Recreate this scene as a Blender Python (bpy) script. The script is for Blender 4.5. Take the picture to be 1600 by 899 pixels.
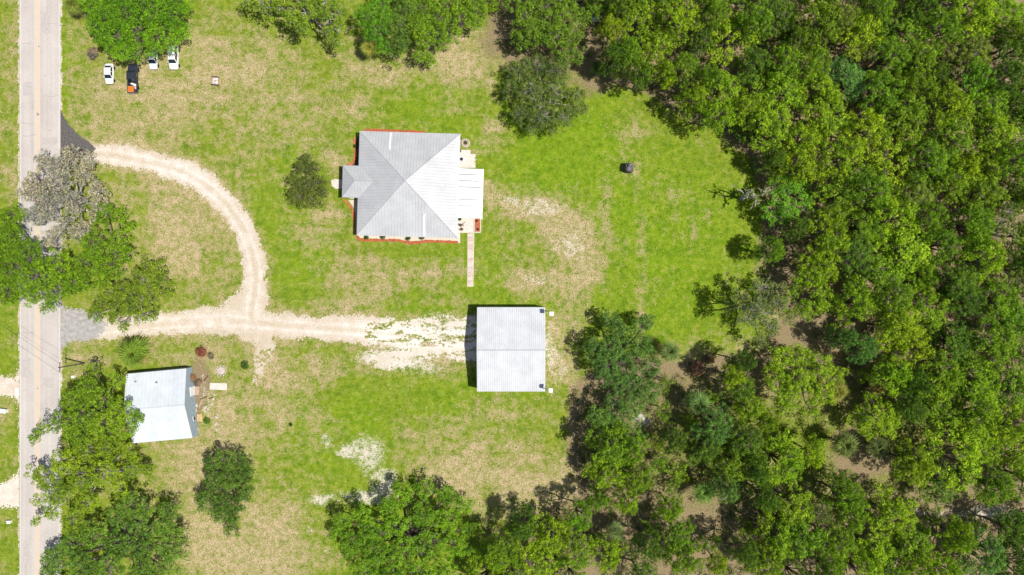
import bpy, math, random
import numpy as np
from mathutils import Vector, Matrix

# ------------------------------------------------------------------ clear
for o in list(bpy.data.objects):
    bpy.data.objects.remove(o, do_unlink=True)
scene = bpy.context.scene
C = scene.collection

# ------------------------------------------------------------------ camera
H = 142.0                      # flying height in metres, looking straight down
F = 1066.7                     # focal length in photo pixels (24 mm on 36 mm)
cd = bpy.data.cameras.new('camera'); cam = bpy.data.objects.new('camera', cd); C.objects.link(cam)
cam.location = (0, 0, H); cam.rotation_euler = (0, 0, 0)
cd.sensor_width = 36.0; cd.lens = 24.0; cd.clip_start = 1.0; cd.clip_end = 4000.0
scene.camera = cam

# ------------------------------------------------------------------ sky and sun
SUN_EL = math.radians(63.0)
SUN_H = Vector((0.972, -0.234, 0)).normalized()
world = bpy.data.worlds.new('World'); scene.world = world; world.use_nodes = True
wn = world.node_tree; wn.nodes.clear()
sky = wn.nodes.new('ShaderNodeTexSky'); sky.sky_type = 'NISHITA'; sky.sun_disc = False
sky.sun_elevation = SUN_EL; sky.sun_rotation = math.atan2(SUN_H.x, SUN_H.y)
sky.air_density = 1.0; sky.dust_density = 1.5; sky.ozone_density = 1.0
bg = wn.nodes.new('ShaderNodeBackground'); bg.inputs[1].default_value = 0.075
wo = wn.nodes.new('ShaderNodeOutputWorld')
wn.links.new(sky.outputs[0], bg.inputs[0]); wn.links.new(bg.outputs[0], wo.inputs[0])
sl = bpy.data.lights.new('sun', 'SUN'); sun = bpy.data.objects.new('sun', sl); C.objects.link(sun)
sl.energy = 5.0; sl.angle = math.radians(0.53); sl.color = (1.0, 0.955, 0.88)
sd = Vector((SUN_H.x*math.cos(SUN_EL), SUN_H.y*math.cos(SUN_EL), math.sin(SUN_EL)))
sun.rotation_euler = (-sd).to_track_quat('-Z', 'Y').to_euler()
sun.location = sd*300
vs = scene.view_settings
vs.view_transform = 'Standard'; vs.look = 'None'; vs.gamma = 1.0; vs.exposure = 0.05; vs.use_curve_mapping = False
scene.render.engine = 'CYCLES'
scene.render.resolution_x = 1024; scene.render.resolution_y = 575
scene.cycles.max_bounces = 6; scene.cycles.diffuse_bounces = 3; scene.cycles.transparent_max_bounces = 4

# ------------------------------------------------------------------ helpers
rng = np.random.default_rng(7)
random.seed(7)

def P(px, py, z=0.0):
    """photo pixel seen at height z -> world point"""
    s = (H - z)/F
    return Vector(((px-800.0)*s, -(py-449.5)*s, z))

def mpx(z=0.0):
    return (H - z)/F

def _hash(ix, iy, seed):
    v = np.sin(ix*127.1 + iy*311.7 + seed*74.7)*43758.5453
    return v - np.floor(v)

def vnoise(x, y, seed=0):
    ix = np.floor(x); iy = np.floor(y); fx = x-ix; fy = y-iy
    fx = fx*fx*(3-2*fx); fy = fy*fy*(3-2*fy)
    a = _hash(ix, iy, seed); b = _hash(ix+1, iy, seed); c = _hash(ix, iy+1, seed); d = _hash(ix+1, iy+1, seed)
    return (a*(1-fx)+b*fx)*(1-fy) + (c*(1-fx)+d*fx)*fy

def fbm(x, y, seed=0, octv=4):
    t = 0*x; amp = 0.5; s = 0
    for k in range(octv):
        t = t + amp*vnoise(x, y, seed+k*13.3); s += amp; amp *= 0.55; x = x*2.03+17.1; y = y*2.03+5.7
    return t/s

def fast_mesh(name, V, Q, attrs=None, smooth=False):
    V = np.asarray(V, np.float32); Q = np.asarray(Q, np.int32)
    me = bpy.data.meshes.new(name); n, k = Q.shape
    me.vertices.add(len(V)); me.vertices.foreach_set('co', V.ravel())
    me.loops.add(n*k); me.loops.foreach_set('vertex_index', Q.ravel())
    me.polygons.add(n); me.polygons.foreach_set('loop_start', np.arange(0, n*k, k, dtype=np.int32))
    me.polygons.foreach_set('use_smooth', np.full(n, smooth))
    for nm, arr in (attrs or {}).items():
        arr = np.asarray(arr, np.float32)
        if arr.ndim == 1:
            a = me.attributes.new(nm, 'FLOAT', 'POINT'); a.data.foreach_set('value', arr)
        else:
            a = me.attributes.new(nm, 'FLOAT_COLOR', 'POINT'); a.data.foreach_set('color', arr.ravel())
    me.update(calc_edges=True)
    return me

def link(name, me, parent=None, mat=None):
    o = bpy.data.objects.new(name, me); C.objects.link(o)
    if mat is not None and me is not None and len(me.materials) == 0: me.materials.append(mat)
    if parent is not None: o.parent = parent
    return o

def tag(o, label, cat, group=None, kind=None):
    if label: o['label'] = label
    if cat: o['category'] = cat
    if group: o['group'] = group
    if kind: o['kind'] = kind
    return o

def struct(o):
    o['kind'] = 'structure'; return o

def empty(name, loc, rz=0.0, label=None, cat=None, group=None):
    o = bpy.data.objects.new(name, None); C.objects.link(o)
    o.location = loc; o.rotation_euler = (0, 0, rz); o.empty_display_size = 0.3
    tag(o, label, cat, group)
    return o

class MB:
    def __init__(s): s.v = []; s.f = []
    def add(s, vs, fs):
        n = len(s.v); s.v += [tuple(v) for v in vs]; s.f += [tuple(i+n for i in f) for f in fs]; return s
    def box(s, c, d, rz=0.0, tilt=None):
        cx, cy, cz = c; a, b, h = d[0]/2, d[1]/2, d[2]/2
        ps = [Vector((x, y, z)) for z in (-h, h) for x, y in ((-a, -b), (a, -b), (a, b), (-a, b))]
        M = Matrix.Rotation(rz, 3, 'Z')
        if tilt is not None: M = M @ tilt
        ps = [M @ p + Vector(c) for p in ps]
        return s.add(ps, [(3, 2, 1, 0), (4, 5, 6, 7), (0, 1, 5, 4), (1, 2, 6, 5), (2, 3, 7, 6), (3, 0, 4, 7)])
    def prism(s, poly, z0, z1):
        n = len(poly)
        return s.add([(x, y, z0) for x, y in poly]+[(x, y, z1) for x, y in poly],
              [tuple(range(n-1, -1, -1)), tuple(range(n, 2*n))]+[(i, (i+1) % n, n+(i+1) % n, n+i) for i in range(n)])
    def tube(s, pts, rad, n=6, cap=True):
        rings = []
        for i, p in enumerate(pts):
            p = Vector(p)
            d = (Vector(pts[min(i+1, len(pts)-1)])-Vector(pts[max(i-1, 0)]))
            d = d.normalized() if d.length > 1e-6 else Vector((0, 0, 1))
            u = d.orthogonal().normalized(); w = d.cross(u)
            r = rad[i] if isinstance(rad, (list, tuple)) else rad
            rings.append([p + u*(r*math.cos(2*math.pi*k/n)) + w*(r*math.sin(2*math.pi*k/n)) for k in range(n)])
        vs = [q for r in rings for q in r]; fs = []
        for i in range(len(rings)-1):
            for k in range(n):
                fs.append((i*n+k, i*n+(k+1) % n, (i+1)*n+(k+1) % n, (i+1)*n+k))
        if cap:
            fs.append(tuple(range(n-1, -1, -1))); m = (len(rings)-1)*n; fs.append(tuple(m+k for k in range(n)))
        return s.add(vs, fs)
    def lathe(s, c, prof, n=14):
        vs = []; fs = []
        for r, z in prof:
            for k in range(n):
                a = 2*math.pi*k/n; vs.append((c[0]+r*math.cos(a), c[1]+r*math.sin(a), c[2]+z))
        for i in range(len(prof)-1):
            for k in range(n):
                fs.append((i*n+k, i*n+(k+1) % n, (i+1)*n+(k+1) % n, (i+1)*n+k))
        fs.append(tuple(range(n-1, -1, -1))); m = (len(prof)-1)*n; fs.append(tuple(m+k for k in range(n)))
        return s.add(vs, fs)
    def mesh(s, name, smooth=False):
        me = bpy.data.meshes.new(name); me.from_pydata(s.v, [], s.f); me.update()
        if smooth:
            for p in me.polygons: p.use_smooth = True
        return me
    def build(s, name, mat, parent=None, smooth=False):
        return link(name, s.mesh(name, smooth), parent, mat)

# ------------------------------------------------------------------ materials
def new_mat(name):
    m = bpy.data.materials.new(name); m.use_nodes = True
    nt = m.node_tree; b = nt.nodes['Principled BSDF']
    return m, nt, b

def N(nt, t, **kw):
    n = nt.nodes.new(t)
    for k, v in kw.items(): setattr(n, k, v)
    return n

def noise_tex(nt, scale, detail=4, rough=0.55, coord='Object'):
    tc = N(nt, 'ShaderNodeTexCoord'); n = N(nt, 'ShaderNodeTexNoise')
    n.inputs['Scale'].default_value = scale; n.inputs['Detail'].default_value = detail; n.inputs['Roughness'].default_value = rough
    nt.links.new(tc.outputs[coord], n.inputs['Vector'])
    return n

def ramp(nt, fac, stops):
    r = N(nt, 'ShaderNodeValToRGB'); e = r.color_ramp.elements
    while len(e) < len(stops): e.new(0.5)
    for i, (p, c) in enumerate(stops):
        e[i].position = p; e[i].color = (*c, 1) if len(c) == 3 else c
    nt.links.new(fac, r.inputs[0]); return r

def mixc(nt, fac, a, b, mode='MIX'):
    m = N(nt, 'ShaderNodeMix', data_type='RGBA', blend_type=mode)
    if isinstance(fac, float): m.inputs[0].default_value = fac
    else: nt.links.new(fac, m.inputs[0])
    for i, x in ((6, a), (7, b)):
        if isinstance(x, tuple): m.inputs[i].default_value = (*x, 1)
        else: nt.links.new(x, m.inputs[i])
    return m.outputs[2]

def math_n(nt, op, a, b=None, clamp=False):
    m = N(nt, 'ShaderNodeMath', operation=op); m.use_clamp = clamp
    for i, x in ((0, a), (1, b)):
        if x is None: continue
        if isinstance(x, (int, float)): m.inputs[i].default_value = x
        else: nt.links.new(x, m.inputs[i])
    return m.outputs[0]

def attr(nt, name):
    a = N(nt, 'ShaderNodeAttribute'); a.attribute_name = name; return a

def bump(nt, b, h, strength=0.4, dist=0.05):
    n = N(nt, 'ShaderNodeBump'); n.inputs['Strength'].default_value = strength; n.inputs['Distance'].default_value = dist
    nt.links.new(h, n.inputs['Height']); nt.links.new(n.outputs[0], b.inputs['Normal'])

def simple(name, col, rough=0.6, metal=0.0, var=0.15, scale=2.0, spec=0.4):
    m, nt, b = new_mat(name)
    n = noise_tex(nt, scale, 5)
    lo = tuple(max(0, c*(1-var)) for c in col); hi = tuple(min(1, c*(1+var)) for c in col)
    r = ramp(nt, n.outputs[0], [(0.3, lo), (0.7, hi)])
    nt.links.new(r.outputs[0], b.inputs['Base Color'])
    b.inputs['Roughness'].default_value = rough; b.inputs['Metallic'].default_value = metal
    b.inputs['Specular IOR Level'].default_value = spec
    return m

# --- ground: albedo patches of lawn, straw, sand and leaf litter
def ground_mat():
    m, nt, b = new_mat('lawn_ground')
    L = nt.links.new
    n1 = noise_tex(nt, 0.09, 5, 0.6); n2 = noise_tex(nt, 0.8, 6, 0.65); n3 = noise_tex(nt, 4.5, 4, 0.7); n4 = noise_tex(nt, 2.0, 5, 0.7)
    dry = attr(nt, 'dry').outputs['Fac']; sand = attr(nt, 'sand').outputs['Fac']; lit = attr(nt, 'litter').outputs['Fac']; lush = attr(nt, 'lush').outputs['Fac']
    # greens
    g = ramp(nt, n2.outputs[0], [(0.25, (0.105, 0.165, 0.012)), (0.5, (0.185, 0.245, 0.022)), (0.75, (0.285, 0.305, 0.050))])
    gl = ramp(nt, n2.outputs[0], [(0.25, (0.085, 0.170, 0.006)), (0.5, (0.168, 0.268, 0.012)), (0.8, (0.300, 0.350, 0.042))])
    ls = math_n(nt, 'ADD', lush, math_n(nt, 'MULTIPLY', math_n(nt, 'SUBTRACT', n1.outputs[0], 0.5), 1.2), True)
    col = mixc(nt, ls, g.outputs[0], gl.outputs[0])
    n6 = noise_tex(nt, 0.33, 5, 0.7)
    dk = ramp(nt, n6.outputs[0], [(0.34, (0.72, 0.82, 0.75)), (0.5, (1.0, 1.0, 1.0)), (0.66, (1.15, 1.08, 1.1))])
    col = mixc(nt, 1.0, col, dk.outputs[0], 'MULTIPLY')
    # olive tint at large scale
    # straw
    st = ramp(nt, n3.outputs[0], [(0.25, (0.17, 0.145, 0.06)), (0.5, (0.325, 0.275, 0.125)), (0.75, (0.68, 0.57, 0.36))])
    nmix = math_n(nt, 'ADD', math_n(nt, 'MULTIPLY', n2.outputs[0], 0.45), math_n(nt, 'MULTIPLY', noise_tex(nt, 2.6, 5, 0.75).outputs[0], 0.55))
    dm = math_n(nt, 'ADD', dry, math_n(nt, 'MULTIPLY', math_n(nt, 'SUBTRACT', nmix, 0.5), 4.2))
    dmr = ramp(nt, dm, [(0.30, (0, 0, 0)), (0.80, (1, 1, 1))])
    col = mixc(nt, dmr.outputs[0], col, st.outputs[0])
    # bare pinkish tan where very dry
    bare = ramp(nt, dm, [(0.85, (0, 0, 0)), (1.0, (1, 1, 1))])
    bc = ramp(nt, n3.outputs[0], [(0.3, (0.34, 0.25, 0.15)), (0.7, (0.68, 0.54, 0.37))])
    bm_ = math_n(nt, 'MULTIPLY', bare.outputs[0], math_n(nt, 'MULTIPLY', math_n(nt, 'SUBTRACT', dry, 0.45, True), 2.0, True))
    col = mixc(nt, bm_, col, bc.outputs[0])
    # leaf litter
    lc = ramp(nt, n3.outputs[0], [(0.25, (0.10, 0.075, 0.04)), (0.5, (0.24, 0.185, 0.105)), (0.75, (0.46, 0.37, 0.23))])
    lm = math_n(nt, 'ADD', lit, math_n(nt, 'MULTIPLY', math_n(nt, 'SUBTRACT', n4.outputs[0], 0.5), 1.6))
    lmr = ramp(nt, lm, [(0.4, (0, 0, 0)), (0.7, (1, 1, 1))])
    col = mixc(nt, lmr.outputs[0], col, lc.outputs[0])
    # white sand
    sc = ramp(nt, n3.outputs[0], [(0.25, (0.42, 0.36, 0.28)), (0.5, (0.60, 0.54, 0.465)), (0.75, (0.74, 0.70, 0.63))])
    sgate = math_n(nt, 'MULTIPLY', sand, 1.7, True)
    sm = math_n(nt, 'ADD', sand, math_n(nt, 'MULTIPLY', math_n(nt, 'MULTIPLY', math_n(nt, 'SUBTRACT', nmix, 0.5), 4.4), sgate))
    sm = math_n(nt, 'ADD', sm, math_n(nt, 'MULTIPLY', math_n(nt, 'MULTIPLY', math_n(nt, 'SUBTRACT', noise_tex(nt, 7.0, 3, 0.8).outputs[0], 0.5), 3.4), sgate))
    smr = ramp(nt, sm, [(0.48, (0, 0, 0)), (0.72, (1, 1, 1))])
    col = mixc(nt, smr.outputs[0], col, sc.outputs[0])
    # fine grain
    grain = ramp(nt, noise_tex(nt, 9.0, 3, 0.7).outputs[0], [(0.3, (0.50, 0.52, 0.50)), (0.7, (1.45, 1.42, 1.38))])
    col = mixc(nt, 0.8, col, grain.outputs[0], 'MULTIPLY')
    L(col, b.inputs['Base Color']); b.inputs['Roughness'].default_value = 0.95; b.inputs['Specular IOR Level'].default_value = 0.1
    bump(nt, b, n3.outputs[0], 0.5, 0.12)
    return m

def drive_mat():
    m, nt, b = new_mat('limerock_drive'); L = nt.links.new
    n3 = noise_tex(nt, 3.0, 6, 0.7); n1 = noise_tex(nt, 0.5, 5, 0.6)
    tan = ramp(nt, n3.outputs[0], [(0.25, (0.39, 0.315, 0.23)), (0.5, (0.545, 0.46, 0.365)), (0.78, (0.70, 0.62, 0.52))])
    wh = ramp(nt, n3.outputs[0], [(0.25, (0.46, 0.40, 0.33)), (0.45, (0.66, 0.615, 0.55)), (0.75, (0.78, 0.75, 0.70))])
    f = math_n(nt, 'ADD', attr(nt, 'white').outputs['Fac'], math_n(nt, 'MULTIPLY', math_n(nt, 'SUBTRACT', n1.outputs[0], 0.5), 2.4), True)
    c = mixc(nt, f, tan.outputs[0], wh.outputs[0])
    mm = math_n(nt, 'MULTIPLY', attr(nt, 'mid').outputs['Fac'], math_n(nt, 'MULTIPLY', n1.outputs[0], 1.3), True)
    c = mixc(nt, mm, c, (0.40, 0.33, 0.19))
    L(c, b.inputs['Base Color']); b.inputs['Roughness'].default_value = 0.95; b.inputs['Specular IOR Level'].default_value = 0.1
    bump(nt, b, n3.outputs[0], 0.35, 0.06)
    return m

def road_mat():
    m, nt, b = new_mat('worn_asphalt'); L = nt.links.new
    tc = N(nt, 'ShaderNodeTexCoord'); mp = N(nt, 'ShaderNodeMapping'); mp.inputs['Scale'].default_value = (1.6, 0.02, 1)
    L(tc.outputs['Object'], mp.inputs[0])
    s = N(nt, 'ShaderNodeTexNoise'); s.inputs['Scale'].default_value = 1.0; s.inputs['Detail'].default_value = 5; L(mp.outputs[0], s.inputs[0])
    n3 = noise_tex(nt, 3.0, 6, 0.7)
    c1 = ramp(nt, s.outputs[0], [(0.3, (0.475, 0.438, 0.412)), (0.5, (0.515, 0.475, 0.447)), (0.7, (0.555, 0.515, 0.485))])
    c2 = ramp(nt, n3.outputs[0], [(0.25, (0.82, 0.82, 0.82)), (0.75, (1.1, 1.1, 1.1))])
    c = mixc(nt, 1.0, c1.outputs[0], c2.outputs[0], 'MULTIPLY')
    n5 = noise_tex(nt, 0.15, 4, 0.6)
    c3 = ramp(nt, n5.outputs[0], [(0.35, (0.92, 0.91, 0.90)), (0.65, (1.05, 1.05, 1.04))])
    c = mixc(nt, 1.0, c, c3.outputs[0], 'MULTIPLY')
    L(c, b.inputs['Base Color']); b.inputs['Roughness'].default_value = 0.9; b.inputs['Specular IOR Level'].default_value = 0.2
    return m

def line_mat(name, col, paint):
    m, nt, b = new_mat(name)
    n = noise_tex(nt, 1.2, 6, 0.75)
    r = ramp(nt, n.outputs[0], [(0.4, col), (0.62, paint)])
    nt.links.new(r.outputs[0], b.inputs['Base Color']); b.inputs['Roughness'].default_value = 0.9
    return m

def leaf_mat(name='foliage', trans=0.34):
    m, nt, b = new_mat(name); L = nt.links.new
    oi = N(nt, 'ShaderNodeObjectInfo'); lv = attr(nt, 'lv').outputs['Fac']; cv = attr(nt, 'cv').outputs['Fac']
    k = ramp(nt, lv, [(0.0, (0.50, 0.58, 0.55)), (0.5, (1.0, 1.0, 1.0)), (0.94, (1.4, 1.38, 1.3)), (1.0, (1.8, 1.7, 1.9))])  # top stops paint light glints into the colour of the palest leaves
    k2 = ramp(nt, cv, [(0.0, (0.60, 0.70, 0.8)), (0.5, (1.0, 1.0, 1.0)), (1.0, (1.32, 1.25, 0.95))])
    c = mixc(nt, 1.0, oi.outputs['Color'], k.outputs[0], 'MULTIPLY')
    c = mixc(nt, 1.0, c, k2.outputs[0], 'MULTIPLY')
    L(c, b.inputs['Base Color']); b.inputs['Roughness'].default_value = 0.6; b.inputs['Specular IOR Level'].default_value = 0.1
    tr = N(nt, 'ShaderNodeBsdfTranslucent')
    c2 = mixc(nt, 1.0, c, (1.25, 1.3, 0.6), 'MULTIPLY'); L(c2, tr.inputs[0])
    mx = N(nt, 'ShaderNodeMixShader'); mx.inputs[0].default_value = trans
    L(b.outputs[0], mx.inputs[1]); L(tr.outputs[0], mx.inputs[2])
    L(mx.outputs[0], nt.nodes['Material Output'].inputs[0])
    return m

def grass_mat():
    m, nt, b = new_mat('grass_blades'); L = nt.links.new
    a = attr(nt, 'col'); L(a.outputs['Color'], b.inputs['Base Color'])
    b.inputs['Roughness'].default_value = 0.7; b.inputs['Specular IOR Level'].default_value = 0.2
    tr = N(nt, 'ShaderNodeBsdfTranslucent'); L(a.outputs['Color'], tr.inputs[0])
    mx = N(nt, 'ShaderNodeMixShader'); mx.inputs[0].default_value = 0.3
    L(b.outputs[0], mx.inputs[1]); L(tr.outputs[0], mx.inputs[2]); L(mx.outputs[0], nt.nodes['Material Output'].inputs[0])
    return m

def metal_roof(name, col, rough=0.6, metal=0.1, streak=(0.9, 0.05)):
    m, nt, b = new_mat(name); L = nt.links.new
    n = noise_tex(nt, 0.35, 6, 0.6); n2 = noise_tex(nt, 3.0, 5, 0.7)
    r = ramp(nt, n.outputs[0], [(0.3, tuple(c*0.86 for c in col)), (0.7, tuple(min(1, c*1.06) for c in col))])
    r2 = ramp(nt, n2.outputs[0], [(0.3, (0.93, 0.93, 0.93)), (0.7, (1.04, 1.04, 1.04))])
    c = mixc(nt, 1.0, r.outputs[0], r2.outputs[0], 'MULTIPLY')
    L(c, b.inputs['Base Color']); b.inputs['Roughness'].default_value = rough; b.inputs['Metallic'].default_value = metal
    return m

M = {}
M['ground'] = ground_mat(); M['drive'] = drive_mat(); M['road'] = road_mat()
M['yellow'] = line_mat('faded_yellow_line', (0.53, 0.46, 0.38), (0.64, 0.49, 0.31))
M['white_line'] = line_mat('faded_white_line', (0.53, 0.49, 0.46), (0.64, 0.61, 0.58))
M['crack'] = simple('tar_crack', (0.30, 0.27, 0.25), 0.9)
M['apron_dark'] = simple('dark_asphalt', (0.11, 0.10, 0.095), 0.9, 0, 0.35, 2.5)
M['apron_grey'] = simple('grey_asphalt', (0.36, 0.34, 0.325), 0.9, 0, 0.25, 1.5)
M['leaf'] = leaf_mat(); M['moss'] = leaf_mat('moss_and_twig', 0.15); M['grass'] = grass_mat()
M['bark'] = simple('bark', (0.17, 0.14, 0.115), 0.9, 0, 0.4, 3.0, 0.2)
M['bark_pale'] = simple('pale_bark', (0.33, 0.30, 0.265), 0.9, 0, 0.35, 3.0, 0.2)
M['bark_grey'] = simple('grey_deadwood', (0.42, 0.39, 0.355), 0.9, 0, 0.3, 3.0, 0.2)
M['roof'] = metal_roof('galvanised_roof', (0.50, 0.51, 0.525)); M['rib'] = metal_roof('galvanised_rib', (0.465, 0.475, 0.49))
M['roof_e'] = M['roof']
M['barn_roof'] = metal_roof('barn_roof', (0.59, 0.605, 0.63)); M['barn_rib'] = metal_roof('barn_rib', (0.53, 0.545, 0.57))
M['shed_roof'] = metal_roof('shed_roof', (0.60, 0.645, 0.69), 0.7, 0.0)
M['white_roof'] = simple('white_panel', (0.70, 0.70, 0.71), 0.7, 0, 0.04, 1.0)
M['white'] = simple('white_paint', (0.80, 0.80, 0.79), 0.5, 0, 0.06, 2.0)
M['wall'] = simple('pale_siding', (0.62, 0.60, 0.56), 0.8, 0, 0.1, 1.0)
M['barn_wall'] = simple('barn_metal_wall', (0.55, 0.57, 0.58), 0.5, 0.3, 0.08, 1.0)
M['shed_wall'] = simple('blue_grey_siding', (0.27, 0.33, 0.38), 0.8, 0, 0.15, 2.0)
M['glass'] = simple('dark_glass', (0.02, 0.028, 0.04), 0.12, 0, 0.3, 1.0, 0.6)
M['mulch'] = simple('red_mulch', (0.40, 0.115, 0.055), 0.95, 0, 0.5, 6.0, 0.1)
M['mulch_or'] = simple('orange_mulch', (0.43, 0.15, 0.065), 0.95, 0, 0.5, 6.0, 0.1)
M['bed_sand'] = simple('bed_sand', (0.63, 0.54, 0.43), 0.95, 0, 0.2, 5.0, 0.1)
M['concrete'] = simple('pale_concrete', (0.62, 0.56, 0.50), 0.9, 0, 0.14, 2.0, 0.2)
M['paver'] = simple('paver', (0.57, 0.50, 0.45), 0.9, 0, 0.2, 3.0, 0.2)
M['paver2'] = simple('pink_paver', (0.50, 0.41, 0.37), 0.9, 0, 0.2, 3.0, 0.2)
M['wood'] = simple('weathered_wood', (0.44, 0.33, 0.26), 0.9, 0, 0.25, 4.0, 0.1)
M['wood_tan'] = simple('tan_wood', (0.60, 0.42, 0.22), 0.9, 0, 0.2, 4.0, 0.1)
M['wood_dark'] = simple('dark_timber', (0.12, 0.07, 0.045), 0.9, 0, 0.3, 4.0, 0.1)
M['pole'] = simple('pole_timber', (0.13, 0.105, 0.085), 0.9, 0, 0.3, 3.0, 0.1)
M['stone'] = simple('pale_stone', (0.50, 0.455, 0.40), 0.95, 0, 0.2, 4.0, 0.1)
M['black'] = simple('black_rubber', (0.02, 0.02, 0.022), 0.7)
M['steel'] = simple('steel', (0.45, 0.46, 0.48), 0.4, 0.7)
M['car_white'] = simple('car_white', (0.80, 0.81, 0.82), 0.22, 0.0, 0.02, 1.0, 0.6)
M['car_silver'] = simple('car_silver', (0.52, 0.53, 0.56), 0.28, 0.45, 0.03, 1.0, 0.6)
M['car_navy'] = simple('car_navy', (0.03, 0.037, 0.055), 0.25, 0.1, 0.05, 1.0, 0.6)
M['lamp_glass'] = simple('lamp_glass', (0.8, 0.8, 0.78), 0.15, 0, 0.02, 1.0, 0.6)
M['red_lamp'] = simple('red_lamp', (0.35, 0.02, 0.02), 0.2)
M['orange'] = simple('orange_plastic', (0.70, 0.20, 0.03), 0.5, 0, 0.15, 2.0)
M['camo'] = None
def camo():
    m, nt, b = new_mat('grey_mottled_fabric')
    n = noise_tex(nt, 1.6, 2, 0.4)
    r = ramp(nt, n.outputs[0], [(0.40, (0.03, 0.022, 0.025)), (0.46, (0.13, 0.11, 0.12)), (0.55, (0.24, 0.21, 0.24)), (0.60, (0.08, 0.065, 0.06))])
    nt.links.new(r.outputs[0], b.inputs['Base Color']); b.inputs['Roughness'].default_value = 0.9
    return m
M['camo'] = camo()

# ------------------------------------------------------------------ ground sheet
# patches of lawn colour, in photo pixels at ground level: x, y, rx, ry, strength
DRY = [(300,130,190,95,.62),(340,60,80,70,.30),(200,200,110,60,.42),(450,140,90,80,.34),(130,40,50,120,.25),
       (600,115,120,28,.50),(705,85,55,34,.95),(720,120,60,20,.45),(560,165,55,30,.38),(690,165,60,25,.45),(640,190,60,8,.30),
       (280,365,85,85,.72),(300,350,70,55,.30),(210,300,60,35,.40),(250,420,60,50,.42),
       (515,335,35,16,.72),(480,220,55,45,.42),(520,250,20,25,.50),(440,300,18,70,.35),(530,390,50,35,.38),(480,370,40,30,.40),
       (600,440,110,22,.42),(680,425,70,20,.58),(560,410,50,18,.40),(560,480,90,16,.55),(700,470,50,18,.40),
       (840,325,62,24,1.15),(870,345,40,34,1.05),(895,378,34,36,1.05),(912,410,30,50,.85),(790,312,36,20,.85),(880,445,50,38,.75),(830,440,36,18,.9),(770,300,14,30,.7),(950,330,16,70,.55),(940,360,26,60,.42),(905,345,3,75,.5),(921,345,3,75,.5),
       (990,205,26,20,.70),(985,255,22,18,.45),(765,200,16,12,.75),(760,225,30,20,.35),(1075,370,26,28,.62),(1060,310,40,30,.32),(1100,440,30,40,.25),(1000,450,45,90,.30),
       (880,520,34,60,.58),(870,570,26,45,.72),(905,600,20,20,.6),
       (330,860,70,60,1.0),(300,800,50,60,.50),(420,820,70,75,.62),(430,880,70,40,.75),(300,720,50,60,.55),(280,750,60,60,.5),(350,640,40,55,.55),(380,690,45,40,.48),(260,700,30,20,.6),
       (455,600,45,40,.58),(440,640,30,60,.55),(500,575,50,25,.45),(480,660,40,60,.38),(420,590,25,60,.85),
       (650,575,90,24,.60),(720,575,40,30,.5),(770,640,80,30,.55),(680,700,50,40,.40),(720,735,70,32,.72),(790,700,70,45,.48),(850,765,80,30,.92),(910,760,40,40,.92),(745,780,50,30,.55),(640,690,60,20,.35),(800,800,60,16,.55),
       (15,80,20,120,.38),(18,300,14,60,.35),(18,210,10,80,.25),(120,560,40,30,.62),(290,520,90,18,.50),(250,560,60,20,.38),(330,550,40,30,.40),(390,540,20,40,.7),(15,640,20,40,.4),(15,500,16,60,.3),(15,860,16,60,.35),(110,130,14,90,.10),
       (360,640,20,20,.6),(330,670,25,30,.5),(210,150,40,22,.35),(250,120,40,16,.35),(1005,430,14,110,.45),(1000,300,10,60,.3),(770,380,4,70,.35),(786,380,4,70,.35),(640,640,160,3,.3),(640,655,160,3,.3),(1220,520,40,60,.75),(1150,540,40,20,.55),(1060,560,60,20,.6)]
LUSH = [(1050,400,140,150,.85),(880,250,120,80,.80),(1000,300,120,90,.45),(750,430,60,60,.6),(660,175,90,40,.55),(720,620,120,60,.55),(560,650,60,50,.5),(600,820,40,60,.5),
        (440,340,60,80,.35),(470,420,40,40,.5),(640,480,80,15,.5),(690,470,50,12,.4),(15,480,14,100,.45),(15,860,15,60,.4),(100,100,9,100,.5),(470,260,40,60,.4),(870,190,60,40,.5),(450,640,40,40,.3),(500,720,60,60,.5),(820,480,60,8,.5),(620,390,50,10,.3),(950,160,60,40,.5)]
SAND = [(575,710,26,30,.78),(545,705,14,10,.75),(510,690,10,18,.62),(600,755,26,22,.70),(570,775,50,14,.62),(505,775,18,8,.70),(482,825,8,10,.5),(505,860,5,5,.5),(690,520,60,40,.55),(640,570,50,14,.60),(575,560,30,14,.50),(620,545,40,24,.40),
        (862,545,14,42,.62),(875,590,14,20,.42),(845,325,48,18,.55),(892,385,30,24,.52),(800,312,20,10,.5),(835,440,24,10,.5),(995,205,12,10,.35),(765,200,8,8,.4),(330,128,7,14,.5),(1000,655,14,12,.75),(1135,800,10,30,.55),(1430,797,30,10,.55),(1490,808,45,9,.55),(1560,800,45,12,.60),
        (530,287,12,6,.6),(316,610,8,40,.45),(328,640,6,40,.45),(350,330,20,20,.2),(720,430,1,1,0)]
LITT = [(312,588,17,30,.95),(322,600,12,20,.8),(312,640,12,34,.85),(317,550,14,12,.7),(335,560,12,10,.4),(1345,728,55,26,1.3),(1330,690,30,20,1.0),(1090,580,40,25,.8),(930,130,60,18,.8),(860,105,30,12,.8),(775,60,30,40,.8),(150,85,16,12,.7)]
FOREST = [(775,-120),(765,60),(800,110),(925,125),(985,140),(1040,170),(1110,200),(1175,250),(1190,330),(1185,430),(1215,500),(1180,545),(1090,560),(1020,555),(930,560),(890,610),(885,700),(890,770),(800,815),(760,830),(745,1020),(1750,1020),(1750,-120)]

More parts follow.
